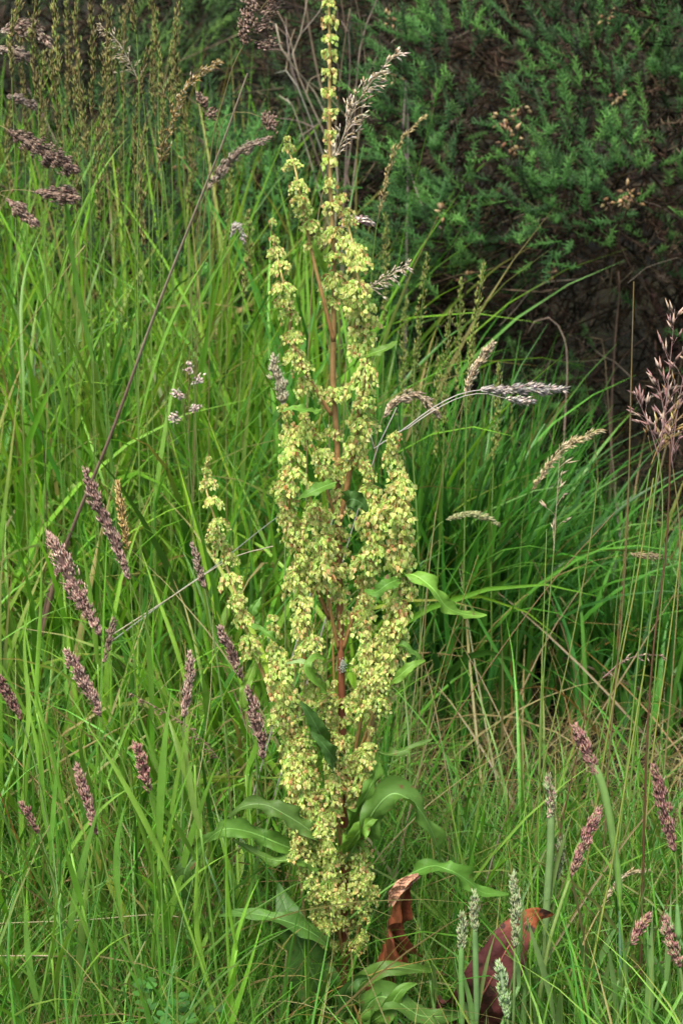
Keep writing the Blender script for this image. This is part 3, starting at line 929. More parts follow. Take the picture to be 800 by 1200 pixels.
LG = (0.080, 0.180, 0.024)
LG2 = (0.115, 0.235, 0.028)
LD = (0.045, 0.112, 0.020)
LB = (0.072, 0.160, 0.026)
LEAVES = [
    # bracts on the upper branches
    ([(466, 676, -.02), (485, 674, -.05), (507, 690, -.06), (523, 711, -.05), (545, 720, -.03), (570, 721, -.02)], 23, LG2, (0.3, -0.5, 0.7), .35),
    ([(470, 678, -.03), (455, 684, -.06), (440, 694, -.06), (427, 692, -.05)], 18, LG, (0.0, -0.7, 0.6), .25),
    ([(447, 805, -.03), (465, 794, -.06), (482, 780, -.06), (498, 774, -.05)], 15, LG2, (0.2, -0.6, 0.7), .25),
    ([(440, 880, -.02), (455, 884, -.06), (478, 878, -.06), (506, 866, -.05)], 11, LG, (0.0, -0.4, 0.9), .5),
    ([(452, 760, -.03), (470, 755, -.05), (488, 768, -.05), (494, 776, -.05)], 9, LG, (0.0, -0.5, 0.9), .3),
    ([(394, 565, -.04), (380, 570, -.06), (362, 578, -.07), (349, 585, -.06)], 15, LG, (0.0, -0.6, 0.8), .2),
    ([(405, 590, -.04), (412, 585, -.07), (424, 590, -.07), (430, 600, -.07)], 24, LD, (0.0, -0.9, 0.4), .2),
    ([(420, 420, -.02), (436, 414, -.03), (452, 408, -.03), (465, 400, -.02)], 11, LG2, (0.0, -0.6, 0.8), .2),
    ([(376, 480, -.02), (365, 482, -.05), (345, 478, -.06), (331, 482, -.06)], 11, LG2, (0.0, -0.5, 0.8), .3),
    ([(384, 320, 0), (376, 308, -.02), (369, 290, -.03), (368, 280, -.03)], 9, LG2, (0.3, -0.9, 0.2), .2),
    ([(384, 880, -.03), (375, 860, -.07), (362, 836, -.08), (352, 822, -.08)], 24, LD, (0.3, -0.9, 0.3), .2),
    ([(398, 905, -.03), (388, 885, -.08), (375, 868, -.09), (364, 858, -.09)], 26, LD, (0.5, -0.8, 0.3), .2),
    ([(390, 820, -.03), (372, 800, -.07), (360, 782, -.08), (368, 770, -.07), (380, 772, -.06)], 14, LG2, (0.0, -0.6, 0.7), .3),
    ([(380, 800, -.03), (362, 778, -.06), (345, 776, -.06), (334, 778, -.05)], 8, (0.22, 0.30, 0.10), (0.0, -0.5, 0.9), .2),
    ([(330, 760, -.03), (318, 745, -.05), (300, 735, -.04), (285, 730, -.03)], 8, LG, (0.0, -0.5, 0.8), .3),
    ([(300, 775, -.02), (285, 815, -.03), (288, 830, -.03), (278, 822, -.02)], 12, LG2, (0.2, -0.8, 0.5), .3),
    ([(306, 700, -.01), (296, 716, -.02), (300, 728, -.02), (304, 718, -.02)], 11, LG, (0.2, -0.8, 0.5), .2),
    # stem leaves lower down
    ([(405, 1010, -.02), (420, 985, -.05), (440, 948, -.07), (462, 930, -.07), (488, 945, -.07), (506, 975, -.06), (516, 1008, -.05), (519, 1018, -.05)], 34, LB, (0.35, -0.45, 0.8), .55),
    ([(405, 1080, -.03), (455, 1040, -.04), (500, 1016, -.05), (525, 1019, -.07), (548, 1032, -.06), (566, 1046, -.05), (596, 1048, -.04)], 27, LG, (0.2, -0.5, 0.8), .45, 4, .42),
    ([(404, 980, -.02), (418, 950, -.05), (432, 925, -.06), (440, 905, -.05), (441, 880, -.05)], 26, LG, (0.5, -0.8, 0.2), .4),
    ([(404, 1000, -.02), (416, 980, -.06), (430, 965, -.07), (444, 955, -.06)], 30, LG2, (0.2, -0.8, 0.5), .35),
    ([(392, 1000, -.02), (365, 975, -.05), (335, 955, -.06), (310, 943, -.06), (285, 945, -.06), (266, 958, -.05)], 27, LB, (-0.3, -0.5, 0.8), .45),
    ([(380, 1010, -.03), (330, 990, -.05), (292, 975, -.06), (262, 972, -.07), (240, 988, -.06), (222, 1008, -.06), (213, 1020, -.06)], 24, LG, (-0.3, -0.6, 0.7), .5),
    ([(395, 1030, -.02), (355, 1010, -.06), (322, 1008, -.06), (296, 998, -.06), (274, 984, -.05)], 17, LG, (-0.1, -0.4, 0.9), .5),
    ([(240, 990, -.05), (226, 1005, -.06), (216, 1025, -.07), (222, 1050, -.06), (226, 1058, -.05)], 24, LB, (-0.3, -0.9, 0.2), .3),
    ([(402, 1140, -.03), (380, 1105, -.08), (350, 1085, -.10), (310, 1073, -.10), (280, 1070, -.09), (256, 1074, -.08)], 27, LB, (-0.1, -0.45, 0.9), .30),
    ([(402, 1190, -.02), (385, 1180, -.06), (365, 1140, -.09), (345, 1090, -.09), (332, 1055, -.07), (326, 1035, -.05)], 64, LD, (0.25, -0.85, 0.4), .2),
    ([(404, 1200, -.02), (415, 1165, -.10), (440, 1140, -.12), (465, 1134, -.12), (492, 1137, -.11), (516, 1140, -.10)], 30, LG, (0.1, -0.5, 0.8), .40),
    ([(404, 1205, -.02), (420, 1195, -.12), (440, 1170, -.15), (462, 1172, -.16), (492, 1190, -.16), (525, 1190, -.15), (565, 1182, -.13)], 40, LB, (0.15, -0.5, 0.8), .42),
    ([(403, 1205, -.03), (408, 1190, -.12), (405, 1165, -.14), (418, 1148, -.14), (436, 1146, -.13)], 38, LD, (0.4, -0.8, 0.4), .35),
    ([(406, 1205, -.03), (430, 1200, -.14), (452, 1185, -.16), (470, 1160, -.16), (488, 1152, -.15)], 40, LG, (0.2, -0.8, 0.5), .35),
]
for k, L_ in enumerate(LEAVES):
    dock_leaf(L_[0], L_[1], jit(L_[2], 0.08, 0.04), L_[3], L_[4] * 1.35, freq=(L_[5] if len(L_) > 5 else rng.uniform(2.6, 4.2)), seed=k, pet=(L_[6] if len(L_) > 6 else 0.08))
# withered and red leaves
dock_leaf([(404, 1200, .02), (425, 1160, -.02), (448, 1120, -.05), (456, 1090, -.07), (462, 1060, -.08), (474, 1038, -.09), (492, 1026, -.08)], 36, (0.120, 0.034, 0.016), (0.6, -0.8, 0.2), .75, 4.5, crumple=0.35, mat=M_DEADLEAF, label='withered red brown curled leaf beside the stem', fold=0.9, curl=0.9, rib=(0.30, 0.12, 0.05), pet=0.3)
dock_leaf([(456, 1062, -.085), (464, 1046, -.10), (474, 1034, -.11), (490, 1024, -.10)], 16, (0.36, 0.19, 0.11), (0.1, -0.7, 0.7), .75, 3, crumple=0.4, mat=M_DEADLEAF, label='pale tan curled tip of the withered leaf', fold=0.5, rib=(0.45, 0.25, 0.15))
dock_leaf([(408, 1212, .0), (470, 1214, -.05), (530, 1208, -.08), (562, 1170, -.17), (585, 1128, -.17), (606, 1092, -.16), (626, 1073, -.15), (648, 1072, -.13)], 76, (0.085, 0.026, 0.024), (-0.15, -0.9, 0.35), .25, 2.8, wk=1.0, mat=M_REDLEAF, label='large dull red drying leaf with an orange tip', fold=0.18, rib=(0.28, 0.10, 0.07), pet=0.36, shape=0.72, tipcol=(0.20, 0.055, 0.018), crumple=0.07, nn=70)
# cuckoo-spit froth on the stem
mb = MB()
for k in range(160):
    p = at(401, 780, DY - 0.012) + rng.normal(0, 1, 3) * (0.0017, 0.0017, 0.0042)
    spikelet(mb, p, rng.normal(0, 1, 3), 0.002, 0.0010, np.array((0.36, 0.40, 0.33)), 1.0)
mb.build('froth', M_FROTH, dock, True)['label'] = 'white froth blob on the stem'


# ------------------------------------------------------------------ grass stalks one can tell apart
PURPLE = [(0.30, 0.205, 0.165), (0.24, 0.150, 0.125), (0.40, 0.30, 0.23), (0.20, 0.12, 0.10)]
MAGENTA = [(0.23, 0.12, 0.105), (0.185, 0.085, 0.080), (0.30, 0.175, 0.145), (0.20, 0.17, 0.09)]
GREYTAN = [(0.27, 0.215, 0.16), (0.19, 0.145, 0.105), (0.34, 0.285, 0.22)]
BROWN = [(0.24, 0.17, 0.125), (0.22, 0.155, 0.115), (0.12, 0.078, 0.055), (0.27, 0.20, 0.15)]
GOLD = [(0.30, 0.21, 0.075), (0.22, 0.15, 0.06), (0.36, 0.28, 0.12)]
OLIVE = [(0.165, 0.18, 0.050), (0.15, 0.13, 0.048), (0.175, 0.14, 0.06), (0.13, 0.19, 0.042)]
SILVER = [(0.46, 0.42, 0.36), (0.54, 0.50, 0.43), (0.34, 0.30, 0.25)]
GREENH = [(0.14, 0.20, 0.085), (0.19, 0.23, 0.12), (0.17, 0.165, 0.10)]
PINKH = [(0.29, 0.18, 0.16), (0.22, 0.13, 0.115), (0.36, 0.27, 0.20)]
S_GREEN = (0.13, 0.22, 0.045)
S_PALE = (0.14, 0.225, 0.068)
S_TAN = (0.20, 0.17, 0.07)
S_RED = (0.095, 0.05, 0.026)


def head_dense(mb, A, rad, cols, n, ln=0.0085, w=0.00095, out=0.20, lobes=0.22, corek=0.5, mul=3.4):
    """furry spike: spikelets standing out all round the axis A (tip first), bunched in side branches"""
    d = np.concatenate([[0], np.cumsum(np.linalg.norm(np.diff(A, axis=0), axis=1))])
    tot = d[-1]
    nb = max(6, int(tot / 0.0075))
    cols = [np.array(c_) * v_ for v_ in [rng.uniform(0.78, 1.3)] for c_ in cols]
    out = out * rng.uniform(0.6, 1.7); lobes = lobes * rng.uniform(0.6, 1.8)
    ph = rng.uniform(0, 6.28, nb)
    for k in range(int(n * mul)):
        t = rng.uniform(0, 1) ** 0.9
        p = np.array([np.interp(t * tot, d, A[:, q]) for q in range(3)])
        i = min(max(np.searchsorted(d, t * tot), 1), len(A) - 1)
        up = A[i - 1] - A[i]; up /= np.linalg.norm(up)
        a = np.cross(up, (0.2, 1, 0.1)); a /= np.linalg.norm(a); b = np.cross(up, a)
        br = int(t * nb * 0.999)
        an = ph[br] + rng.normal(0, 1.1)
        e = math.cos(an) * a + math.sin(an) * b
        prof = min(1.0, (t / 0.32) ** 0.65 + 0.10) * min(1.0, ((1 - t) / 0.50) ** 0.7 + 0.12)
        bump_ = 1 + lobes * math.sin(t * nb * 3.1 + ph[br])
        r = rad * 0.78 * prof * bump_ * math.sqrt(rng.uniform(0.25, 1))
        spikelet(mb, p + e * r, up + e * out * rng.uniform(0.5, 1.5) + rng.normal(0, 0.15, 3), ln * rng.uniform(0.7, 1.25), w * 1.2 * rng.uniform(0.8, 1.25), jit(cols[rng.integers(0, len(cols))], 0.16, 0.06))
    tcore = np.linspace(0, 1, len(A))
    core = rad * 0.78 * corek * np.minimum(1, (tcore / 0.32) ** 0.65 + 0.05) * np.minimum(1, ((1 - tcore) / 0.50) ** 0.7 + 0.10)
    mb.tube(A, np.maximum(core, 0.0007) * (1 + 0.15 * np.sin(tcore * 40)), np.array(cols[1 % len(cols)]), 7)


def head_clumps(mb, A, rad, cols, clumps, per=34):
    """cocksfoot: dense one-sided bunches on short stalks"""
    mb.tube(A, 0.0008, (0.16, 0.14, 0.06), 4)
    for (t, dx, dz, s) in clumps:
        i = min(int(t * (len(A) - 1)), len(A) - 1)
        p0 = A[i]
        c = p0 + np.array((dx, rng.normal(0, 0.004), dz)) * rad
        mb.tube(spline([p0, (p0 + c) / 2 + (0, 0, 0.001), c], 4), 0.0005, (0.17, 0.15, 0.07), 3)
        axis = np.array((dx * 0.7, 0, dz * 0.5 + 0.25)); axis /= np.linalg.norm(axis) + 1e-9
        for k in range(int(per * 1.5 * s)):
            q = c + rng.normal(0, 1, 3) * (0.0030, 0.0028, 0.0026) * s + axis * rng.uniform(-0.007, 0.007) * s
            spikelet(mb, q, axis + rng.normal(0, 0.35, 3), 0.0066, 0.0019, jit(cols[rng.integers(0, len(cols))], 0.18, 0.06))


def head_open(mb, A, cols, nb, blen, per=5, droop=0.3, ln=0.008, w=0.0012, side=0, ang=0.6, fine=0.00035):
    """open panicle: thin side branches carrying single spikelets"""
    mb.tube(A, np.linspace(0.0004, 0.0009, len(A)), np.array(cols[0]) * 0.9, 4)
    for k in range(nb):
        t = (k + rng.uniform(0, 0.8)) / nb
        i = min(max(int(t * (len(A) - 1)), 1), len(A) - 1)
        up = A[i - 1] - A[i]; up /= np.linalg.norm(up)
        a = np.cross(up, (0.1, 1, 0.1)); a /= np.linalg.norm(a); b = np.cross(up, a)
        an = rng.uniform(0, 6.28) if side == 0 else (rng.normal(0 if side > 0 else math.pi, 0.5))
        e = math.cos(an) * a + math.sin(an) * b
        L = blen * (0.25 + 0.75 * t) * rng.uniform(0.6, 1.2)
        B = spline([A[i], A[i] + (up * (1 - ang) + e * ang) * L * 0.5, A[i] + (up * (1 - ang) + e * ang) * L + (0, 0, -droop * L)], 6)
        mb.tube(B, fine, np.array(cols[0]), 3)
        for q in range(per):
            p = B[rng.integers(2, 6)]
            spikelet(mb, p + rng.normal(0, 0.001, 3), (B[-1] - B[2]) / (np.linalg.norm(B[-1] - B[2]) + 1e-9) + rng.normal(0, 0.28, 3), ln * rng.uniform(0.7, 1.2), w, jit(cols[rng.integers(0, len(cols))], 0.16, 0.05))


def one_blade(root, p0, az, L, W, th0, kap, col, twist=0.3, name='leaf_blade', tip=None, S=10):
    V, Q, C = blades_np(np.array([p0]), np.array([L]), np.array([W]), np.array([az]), np.array([th0]), np.array([kap]), np.array([twist]), np.array([col]), np.array([tip if tip is not None else np.array(col) * 1.1]), S, 0.16)
    mb = MB(); mb.add(V, C, None, Q)
    return mb.build(name, M_BROAD, root, True)


def stalk(name, label, head, low, Yt, Yb, kind, cols, scol, srad=0.0011, group=None, rad=0.008, n=170, sheath=None, leaves=(), lean=0.0, headkw={}, stemtop=None):
    """head: pixel points tip..foot of the seed head; low: points of the stem below it; then down into the sward"""
    pts = list(head) + list(low)
    m = len(pts)
    W = [at(x, y, Yt + (Yb - Yt) * i / max(1, m - 1)) for i, (x, y) in enumerate(pts)]
    last = W[-1]
    prev = W[-2]
    dirv = (last - prev) / max(1e-6, abs(last[2] - prev[2]))
    dz = max(last[2], 0.0)
    foot = last + np.array((np.clip(dirv[0], -0.45, 0.45) * dz * 0.6, 0.05 * dz, 0)); foot[2] = -0.012
    W.append(foot)
    root = thing(name, (foot[0], foot[1], 0.0), label, 'grass stalk', group)
    P = spline(W, 60)
    hp = spline(W[:len(head)], 24) if len(head) > 1 else None
    # stem from the foot of the head downward
    k0 = 0
    hf = W[len(head) - 1]
    k0 = int(np.argmin(np.linalg.norm(P - hf, axis=1)))
    SPn = P[k0:]
    mb = MB()
    t = np.linspace(0, 1, len(SPn))
    sc = np.array(scol)
    if stemtop is not None:
        sc = np.array(stemtop)[None] * (1 - np.clip(t * 2.5, 0, 1))[:, None] + sc[None] * np.clip(t * 2.5, 0, 1)[:, None]
    mb.tube(SPn, srad * (0.7 + 0.6 * t), sc, 6)
    mb.build('stem', M_STEM, root, True)
    if sheath is not None:
        a, b, r0, r1 = sheath                      # sheath from a to b along the stem
        i0, i1 = int(a * (len(SPn) - 1)), int(b * (len(SPn) - 1))
        Q = SPn[i0:i1 + 1]
        if a == 0.0 and k0 > 5: Q = np.vstack([P[k0 - 4:k0], Q])
        Q = spline(Q, 24)
        tq = np.linspace(0, 1, 24)
        pr = np.minimum(1, 0.30 + (tq / 0.22) ** 0.8) * (1 - 0.5 * np.clip((tq - 0.86) / 0.14, 0, 1))
        mb = MB(); mb.tube(Q, (r0 + (r1 - r0) * tq) * pr, jit((0.13, 0.25, 0.075), 0.05), 8)
        mb.build('leaf_sheath', M_STEM, root, True)
    if hp is not None and kind:
        mb = MB()
        if kind == 'dense': head_dense(mb, hp, rad, cols, n, **headkw)
        elif kind == 'clumps': head_clumps(mb, hp, rad, cols, headkw['clumps'], headkw.get('per', 34))
        elif kind == 'open': head_open(mb, hp, cols, n, rad, **headkw)
        mb.build('seed_head', M_SEED, root)
    for (f, az, L, Wd, th0, kap, col) in leaves:
        i = int(f * (len(SPn) - 1))
        one_blade(root, SPn[i], az, L, Wd, th0, kap, jit(col, 0.08, 0.04))
    return root


YGB = (0.160, 0.325, 0.038)
GB = (0.12, 0.25, 0.035)
RIGHT, LEFT = 0.0, math.pi
fogG = 'furry purple grass heads on the dry stem\'s side'
st = stalk
# purple furry heads, on the side of the dry leaning stem
st('grass_stalk', 'tallest furry purple grass head, on a long green stem beside the dry leaning stem', [(101, 552), (112, 585), (133, 630), (152, 680)], [(165, 715), (185, 775), (204, 830), (225, 890), (240, 960)], 2.10, 2.15, 'dense', PURPLE, S_GREEN, 0.0012, None, 0.0095, 260, leaves=[(.32, LEFT, .14, .009, .5, .3, YGB)])
st('grass_stalk', 'stoutest furry purple brown grass head, branching at its side, leaning strongly', [(57, 628), (75, 662), (97, 705), (118, 745)], [(135, 790), (155, 840), (185, 905), (215, 985)], 2.02, 2.08, 'dense', PURPLE, S_GREEN, 0.0012, None, 0.0115, 330, leaves=[(.45, 2.6, .16, .010, .35, .2, YGB)], headkw=dict(lobes=0.45))
st('grass_stalk', 'short furry purple grass head below the stout branching one', [(79, 763), (90, 785), (105, 812), (119, 840)], [(135, 870), (150, 910), (165, 960), (180, 1030)], 1.98, 2.02, 'dense', PURPLE, S_GREEN, 0.0011, None, 0.0085, 200)
st('grass_stalk', 'furry purple head tilted over a thin stem with one yellow green flag leaf', [(-6, 790), (8, 808), (25, 845)], [(40, 890), (55, 960), (70, 1050)], 1.96, 2.0, 'dense', MAGENTA, S_PALE, 0.0013, None, 0.0070, 170, leaves=[(.25, 1.9, .12, .008, .2, .2, YGB)])
st('grass_stalk', 'slim greyish purple grass head close beside the outermost flowering dock branch', [(227, 640), (232, 660), (240, 690)], [(250, 745), (258, 800), (265, 870), (270, 950)], 2.22, 2.25, 'dense', GREYTAN + PURPLE[:1], S_PALE, 0.0016, None, 0.0045, 90)
st('grass_stalk', 'narrow purple grass head leaning below the outermost flowering dock branch', [(258, 737), (270, 762), (284, 797)], [(292, 840), (300, 890), (302, 950)], 2.12, 2.15, 'dense', PURPLE, S_PALE, 0.0019, None, 0.0060, 140, leaves=[(.3, LEFT, .10, .007, .3, .3, GB)])
st('grass_stalk', 'straight upright greyish purple grass head standing on its own', [(223, 768), (221, 795), (216, 842)], [(215, 880), (214, 930), (212, 1000)], 2.10, 2.1, 'dense', PURPLE + GREYTAN, S_PALE, 0.0017, None, 0.0060, 150)
st('grass_stalk', 'drooping fat purple grass head touching the dock flowers', [(291, 808), (298, 835), (305, 860), (309, 890)], [(312, 925), (314, 965), (312, 1020)], 1.97, 2.0, 'dense', PURPLE, S_GREEN, 0.0009, None, 0.0080, 220)
st('grass_stalk', 'small magenta grass head just above the yellow green flag leaves', [(160, 873), (166, 895), (175, 930)], [(185, 965), (200, 1020), (215, 1090)], 1.95, 1.98, 'dense', MAGENTA, S_GREEN, 0.0011, None, 0.0065, 150, leaves=[(.12, 2.3, .075, .0115, .3, .1, YGB)])
st('grass_stalk', 'purple furry grass head on a stem bending to a pale fallen straw', [(92, 900), (100, 930), (115, 980)], [(130, 1040), (145, 1090), (160, 1145), (176, 1195)], 1.86, 1.86, 'dense', MAGENTA + PURPLE[:2], S_GREEN, 0.0012, None, 0.0062, 170, leaves=[(.3, 1.2, .16, .009, .15, .2, GB)])
st('grass_stalk', 'tiny magenta tipped grass head in the low grass', [(26, 944), (34, 957), (46, 977)], [(60, 1020), (75, 1085), (85, 1150)], 1.88, 1.9, 'dense', MAGENTA, S_PALE, 0.0019, None, 0.0050, 90, leaves=[(.15, .6, .17, .010, .1, .1, GB)])
st('grass_stalk', 'thin brownish grass head half hidden behind the stout branching one', [(133, 728), (127, 752), (121, 778)], [(118, 820), (117, 880), (118, 960)], 2.2, 2.2, 'dense', BROWN, S_PALE, 0.0011, None, 0.0048, 80)
st('grass_stalk', 'golden yellow narrow grass spike beside the tallest furry purple head', [(138, 566), (143, 600), (150, 645)], [(154, 700), (157, 760), (160, 830)], 2.25, 2.25, 'dense', GOLD, S_GREEN, 0.0010, None, 0.0050, 80)
st('grass_stalk', 'brown withered grass panicle bent over in an arch beneath the purple heads', [(152, 812), (185, 830), (225, 855), (262, 895)], [(270, 930), (272, 990)], 2.05, 2.1, 'open', [(0.25, 0.18, 0.12), (0.18, 0.12, 0.08)], S_TAN, 0.0009, None, 0.018, 26, headkw=dict(per=3, ang=0.25, ln=0.006))
# on the side of the red leaf
st('grass_stalk', 'plum coloured head bursting from a thick pale green sheath bent below it', [(674, 853), (684, 875), (702, 912)], [(712, 950), (720, 1000), (725, 1045), (726, 1110), (727, 1190)], 1.90, 1.90, 'dense', MAGENTA, (0.12, 0.24, 0.13), 0.0021, None, 0.0080, 210, sheath=(0.0, 0.42, .0054, .0040))
st('grass_stalk', 'pale green sheathed head with a pinkish tip, upright behind the red leaf', [(642, 912), (644, 935), (645, 962)], [(644, 1000), (640, 1060), (636, 1130)], 1.90, 1.90, 'dense', GREENH + PINKH[:1], S_PALE, 0.0030, None, 0.0058, 120, sheath=(0.0, 0.45, .0046, .0046), leaves=[(.4, .4, .16, .010, .1, .2, S_PALE), (.5, 2.9, .14, .009, .15, .2, S_PALE)])
st('grass_stalk', 'speckled plum head leaning over to a broad leaf above the orange leaf tip', [(701, 950), (688, 978), (668, 1028)], [(655, 1065), (642, 1110), (630, 1180)], 1.86, 1.86, 'dense', MAGENTA, (0.19, 0.28, 0.075), 0.0030, None, 0.0066, 190, leaves=[(.05, .5, .09, .008, .3, .3, GB)])
st('grass_stalk', 'dark plum furry head standing beside a red brown bare stem', [(767, 900), (776, 940), (790, 1000)], [(792, 1040), (794, 1100), (796, 1190)], 1.88, 1.88, 'dense', MAGENTA, S_GREEN, 0.0016, None, 0.0088, 270, sheath=(0.2, 0.35, .0018, .0052))
st('grass_stalk', 'short speckled plum head low in the grass, tilted sideways', [(759, 1074), (750, 1088), (738, 1108)], [(730, 1140), (726, 1185)], 1.84, 1.84, 'dense', MAGENTA, S_GREEN, 0.0016, None, 0.0055, 90)
st('grass_stalk', 'low plum head with a silvery sheath, near the dark plum furry one', [(779, 1078), (786, 1100), (796, 1135)], [(800, 1165), (804, 1200)], 1.80, 1.80, 'dense', MAGENTA + GREENH[:1], S_PALE, 0.0026, None, 0.0075, 160)
st('grass_stalk', 'slim grey green head rising in front of the red leaf', [(602, 1028), (604, 1060), (603, 1110)], [(602, 1150), (601, 1195)], 1.78, 1.78, 'dense', GREENH, S_PALE, 0.0020, None, 0.0055, 150)
st('grass_stalk', 'bright green head low in front of the red leaf', [(585, 1130), (589, 1155), (594, 1195)], [(596, 1215), (598, 1240)], 1.74, 1.74, 'dense', [(0.20, 0.33, 0.12), (0.27, 0.37, 0.2)], S_PALE, 0.0024, None, 0.0062, 130)
st('grass_stalk', 'pale green blunt sheathed stem between the dead leaf and the red leaf', [(555, 1048), (556, 1070), (556, 1096)], [(557, 1130), (558, 1190)], 1.80, 1.80, 'dense', GREENH, S_PALE, 0.0028, None, 0.0050, 90, sheath=(0.0, 0.45, .0036, .0036), leaves=[(.4, .4, .12, .008, .1, .2, S_PALE)])
st('grass_stalk', 'short pale sheathed stem next to the blunt one by the red leaf', [(541, 1075), (541, 1095), (540, 1120)], [(540, 1150), (541, 1195)], 1.80, 1.80, 'dense', GREENH, S_PALE, 0.0028, None, 0.0045, 80, sheath=(0.0, 0.45, .0034, .0034), leaves=[(.4, 2.6, .12, .008, .1, .2, S_PALE)])
st('grass_stalk', 'feathery pale green head just behind the speckled plum one', [(657, 983), (655, 1005), (652, 1032)], [(648, 1070), (644, 1130)], 1.92, 1.92, 'dense', GREENH, S_PALE, 0.0016, None, 0.0058, 100)
# brown cocksfoot heads high on the side of the dry stem
st('grass_stalk', 'heavy brown purple grass head hanging sideways, largest of the nodding ones', [(88, 200), (60, 183), (30, 165), (10, 152)], [(-8, 146), (-30, 160), (-45, 230), (-50, 340)], 2.55, 2.65, 'dense', BROWN, S_TAN, 0.0008, None, 0.0150, 380, headkw=dict(ln=0.009, w=0.0013, lobes=0.4))
st('grass_stalk', 'brown grass head lying level on a thin arched stem', [(90, 231), (70, 228), (40, 225)], [(20, 222), (-5, 232), (-20, 300), (-25, 400)], 2.55, 2.6, 'dense', BROWN, S_TAN, 0.0007, None, 0.0110, 200, headkw=dict(ln=0.009, w=0.0013, lobes=0.4))
st('grass_stalk', 'brown grass head hanging steeply down under the level one', [(41, 263), (25, 248), (8, 232)], [(0, 226), (-15, 240), (-30, 320), (-32, 420)], 2.5, 2.55, 'dense', BROWN, S_TAN, 0.0007, None, 0.0100, 180, headkw=dict(ln=0.009, w=0.0013, lobes=0.4))
st('grass_stalk', 'grey brown grass head arched over above the heavy nodding one', [(58, 52), (45, 38), (25, 32), (0, 38)], [(-20, 60), (-30, 130), (-32, 240)], 2.7, 2.75, 'dense', BROWN + GREYTAN, S_TAN, 0.0008, None, 0.0120, 230, headkw=dict(ln=0.009, w=0.0013, lobes=0.4))
st('grass_stalk', 'faded brown grass head tucked under the arched grey brown one', [(35, 70), (18, 62), (-2, 58)], [(-15, 70), (-22, 150), (-20, 250)], 2.75, 2.8, 'dense', GREYTAN, S_TAN, 0.0008, None, 0.0105, 150, headkw=dict(ln=0.009, w=0.0013, lobes=0.4))
st('grass_stalk', 'small faded grass head on a bent stem behind the level brown one', [(42, 125), (28, 118), (8, 112)], [(-4, 116), (-12, 180), (-14, 280)], 2.8, 2.85, 'dense', GREYTAN, S_TAN, 0.0007, None, 0.0080, 100, headkw=dict(ln=0.009, w=0.0013, lobes=0.4))
st('grass_stalk', 'bunched mauve brown cocksfoot head with separate clumps, above the bare branches', [(322, -8), (310, 5), (298, 22), (288, 48)], [(274, 75), (262, 115), (250, 160), (240, 250), (232, 380)], 2.7, 2.75, 'clumps', BROWN, S_TAN, 0.0009, None, 0.03,
   1, headkw=dict(per=44, clumps=[(0.0, 0.0, 0.1, 1.5), (.2, .3, .1, 1.5), (.35, -.4, .1, 1.2), (.45, .5, 0.0, 1.5), (.62, -.15, 0.0, 1.5), (.75, .55, -.1, 1.3), (.85, -.15, 0.1, 1.4), (.98, .9, -.25, 1.4), (.99, -.1, 0, 1.1)]))
st('grass_stalk', 'small mauve cocksfoot bunches in a pair on a thin stem', [(238, 118), (240, 128), (241, 140)], [(240, 175), (236, 240), (230, 350)], 2.75, 2.75, 'clumps', BROWN, S_TAN, 0.0006, None, 0.025, 1, headkw=dict(per=30, clumps=[(0, -.1, 0, 1.0), (0.3, .05, .05, .8), (.9, .3, .1, 1.0)]))
st('grass_stalk', 'single mauve cocksfoot bunch on a stem arching over to the dock', [(318, 145), (308, 138)], [(292, 132), (270, 133), (258, 150), (250, 220), (246, 340)], 2.7, 2.75, 'clumps', BROWN, S_TAN, 0.0006, None, 0.02, 1, headkw=dict(per=50, clumps=[(0, 0, -.1, 1.3), (0.6, 0, 0, 1.0)]))
st('grass_stalk', 'golden brown brush like grass panicle with a pale spreading tip', [(257, 72), (238, 84), (215, 108), (202, 140), (192, 172), (184, 205)], [(180, 250), (178, 320), (178, 420)], 2.6, 2.65, 'open', GOLD + [(0.40, 0.36, 0.24)], S_GREEN, 0.0009, None, 0.032, 46, headkw=dict(per=5, ang=0.3, droop=0.0, ln=0.009, w=0.0013))
st('grass_stalk', 'grey plume of grass arched like a feather beside the low gorse', [(316, 163), (300, 168), (282, 177), (262, 198), (242, 224)], [(232, 260), (226, 330), (222, 430)], 2.75, 2.8, 'dense', GREYTAN, S_TAN, 0.0008, None, 0.0085, 200, headkw=dict(ln=0.008, lobes=0.4))
st('grass_stalk', 'pale feathery open panicle among the tall brown grass spikes', [(118, 30), (135, 45), (150, 68), (165, 100)], [(172, 160), (175, 250), (176, 370)], 2.8, 2.8, 'open', [(0.42, 0.37, 0.27), (0.33, 0.27, 0.18)], S_GREEN, 0.0008, None, 0.05, 26, headkw=dict(per=5, ang=0.45, droop=0.25, ln=0.008))
st('grass_stalk', 'large cream panicle with glossy spikelets behind the upper dock stem', [(466, 62), (450, 78), (432, 100), (415, 128), (402, 160), (385, 205)], [(375, 240), (368, 300), (362, 400), (360, 480)], 2.35, 2.4, 'open', [(0.50, 0.43, 0.30), (0.40, 0.31, 0.18), (0.55, 0.50, 0.40)], S_TAN, 0.0010, None, 0.055, 44, headkw=dict(per=6, ang=0.35, droop=0.15, ln=0.010, w=0.0013, side=0))
st('grass_stalk', 'yellowish slim arched panicle in front of the large gorse bush', [(498, 136), (478, 154), (462, 180), (452, 215), (442, 260)], [(436, 310), (432, 380), (430, 470)], 2.6, 2.65, 'open', [(0.34, 0.28, 0.13), (0.27, 0.23, 0.09)], S_GREEN, 0.0010, None, 0.022, 40, headkw=dict(per=5, ang=0.22, droop=0.05, ln=0.008))
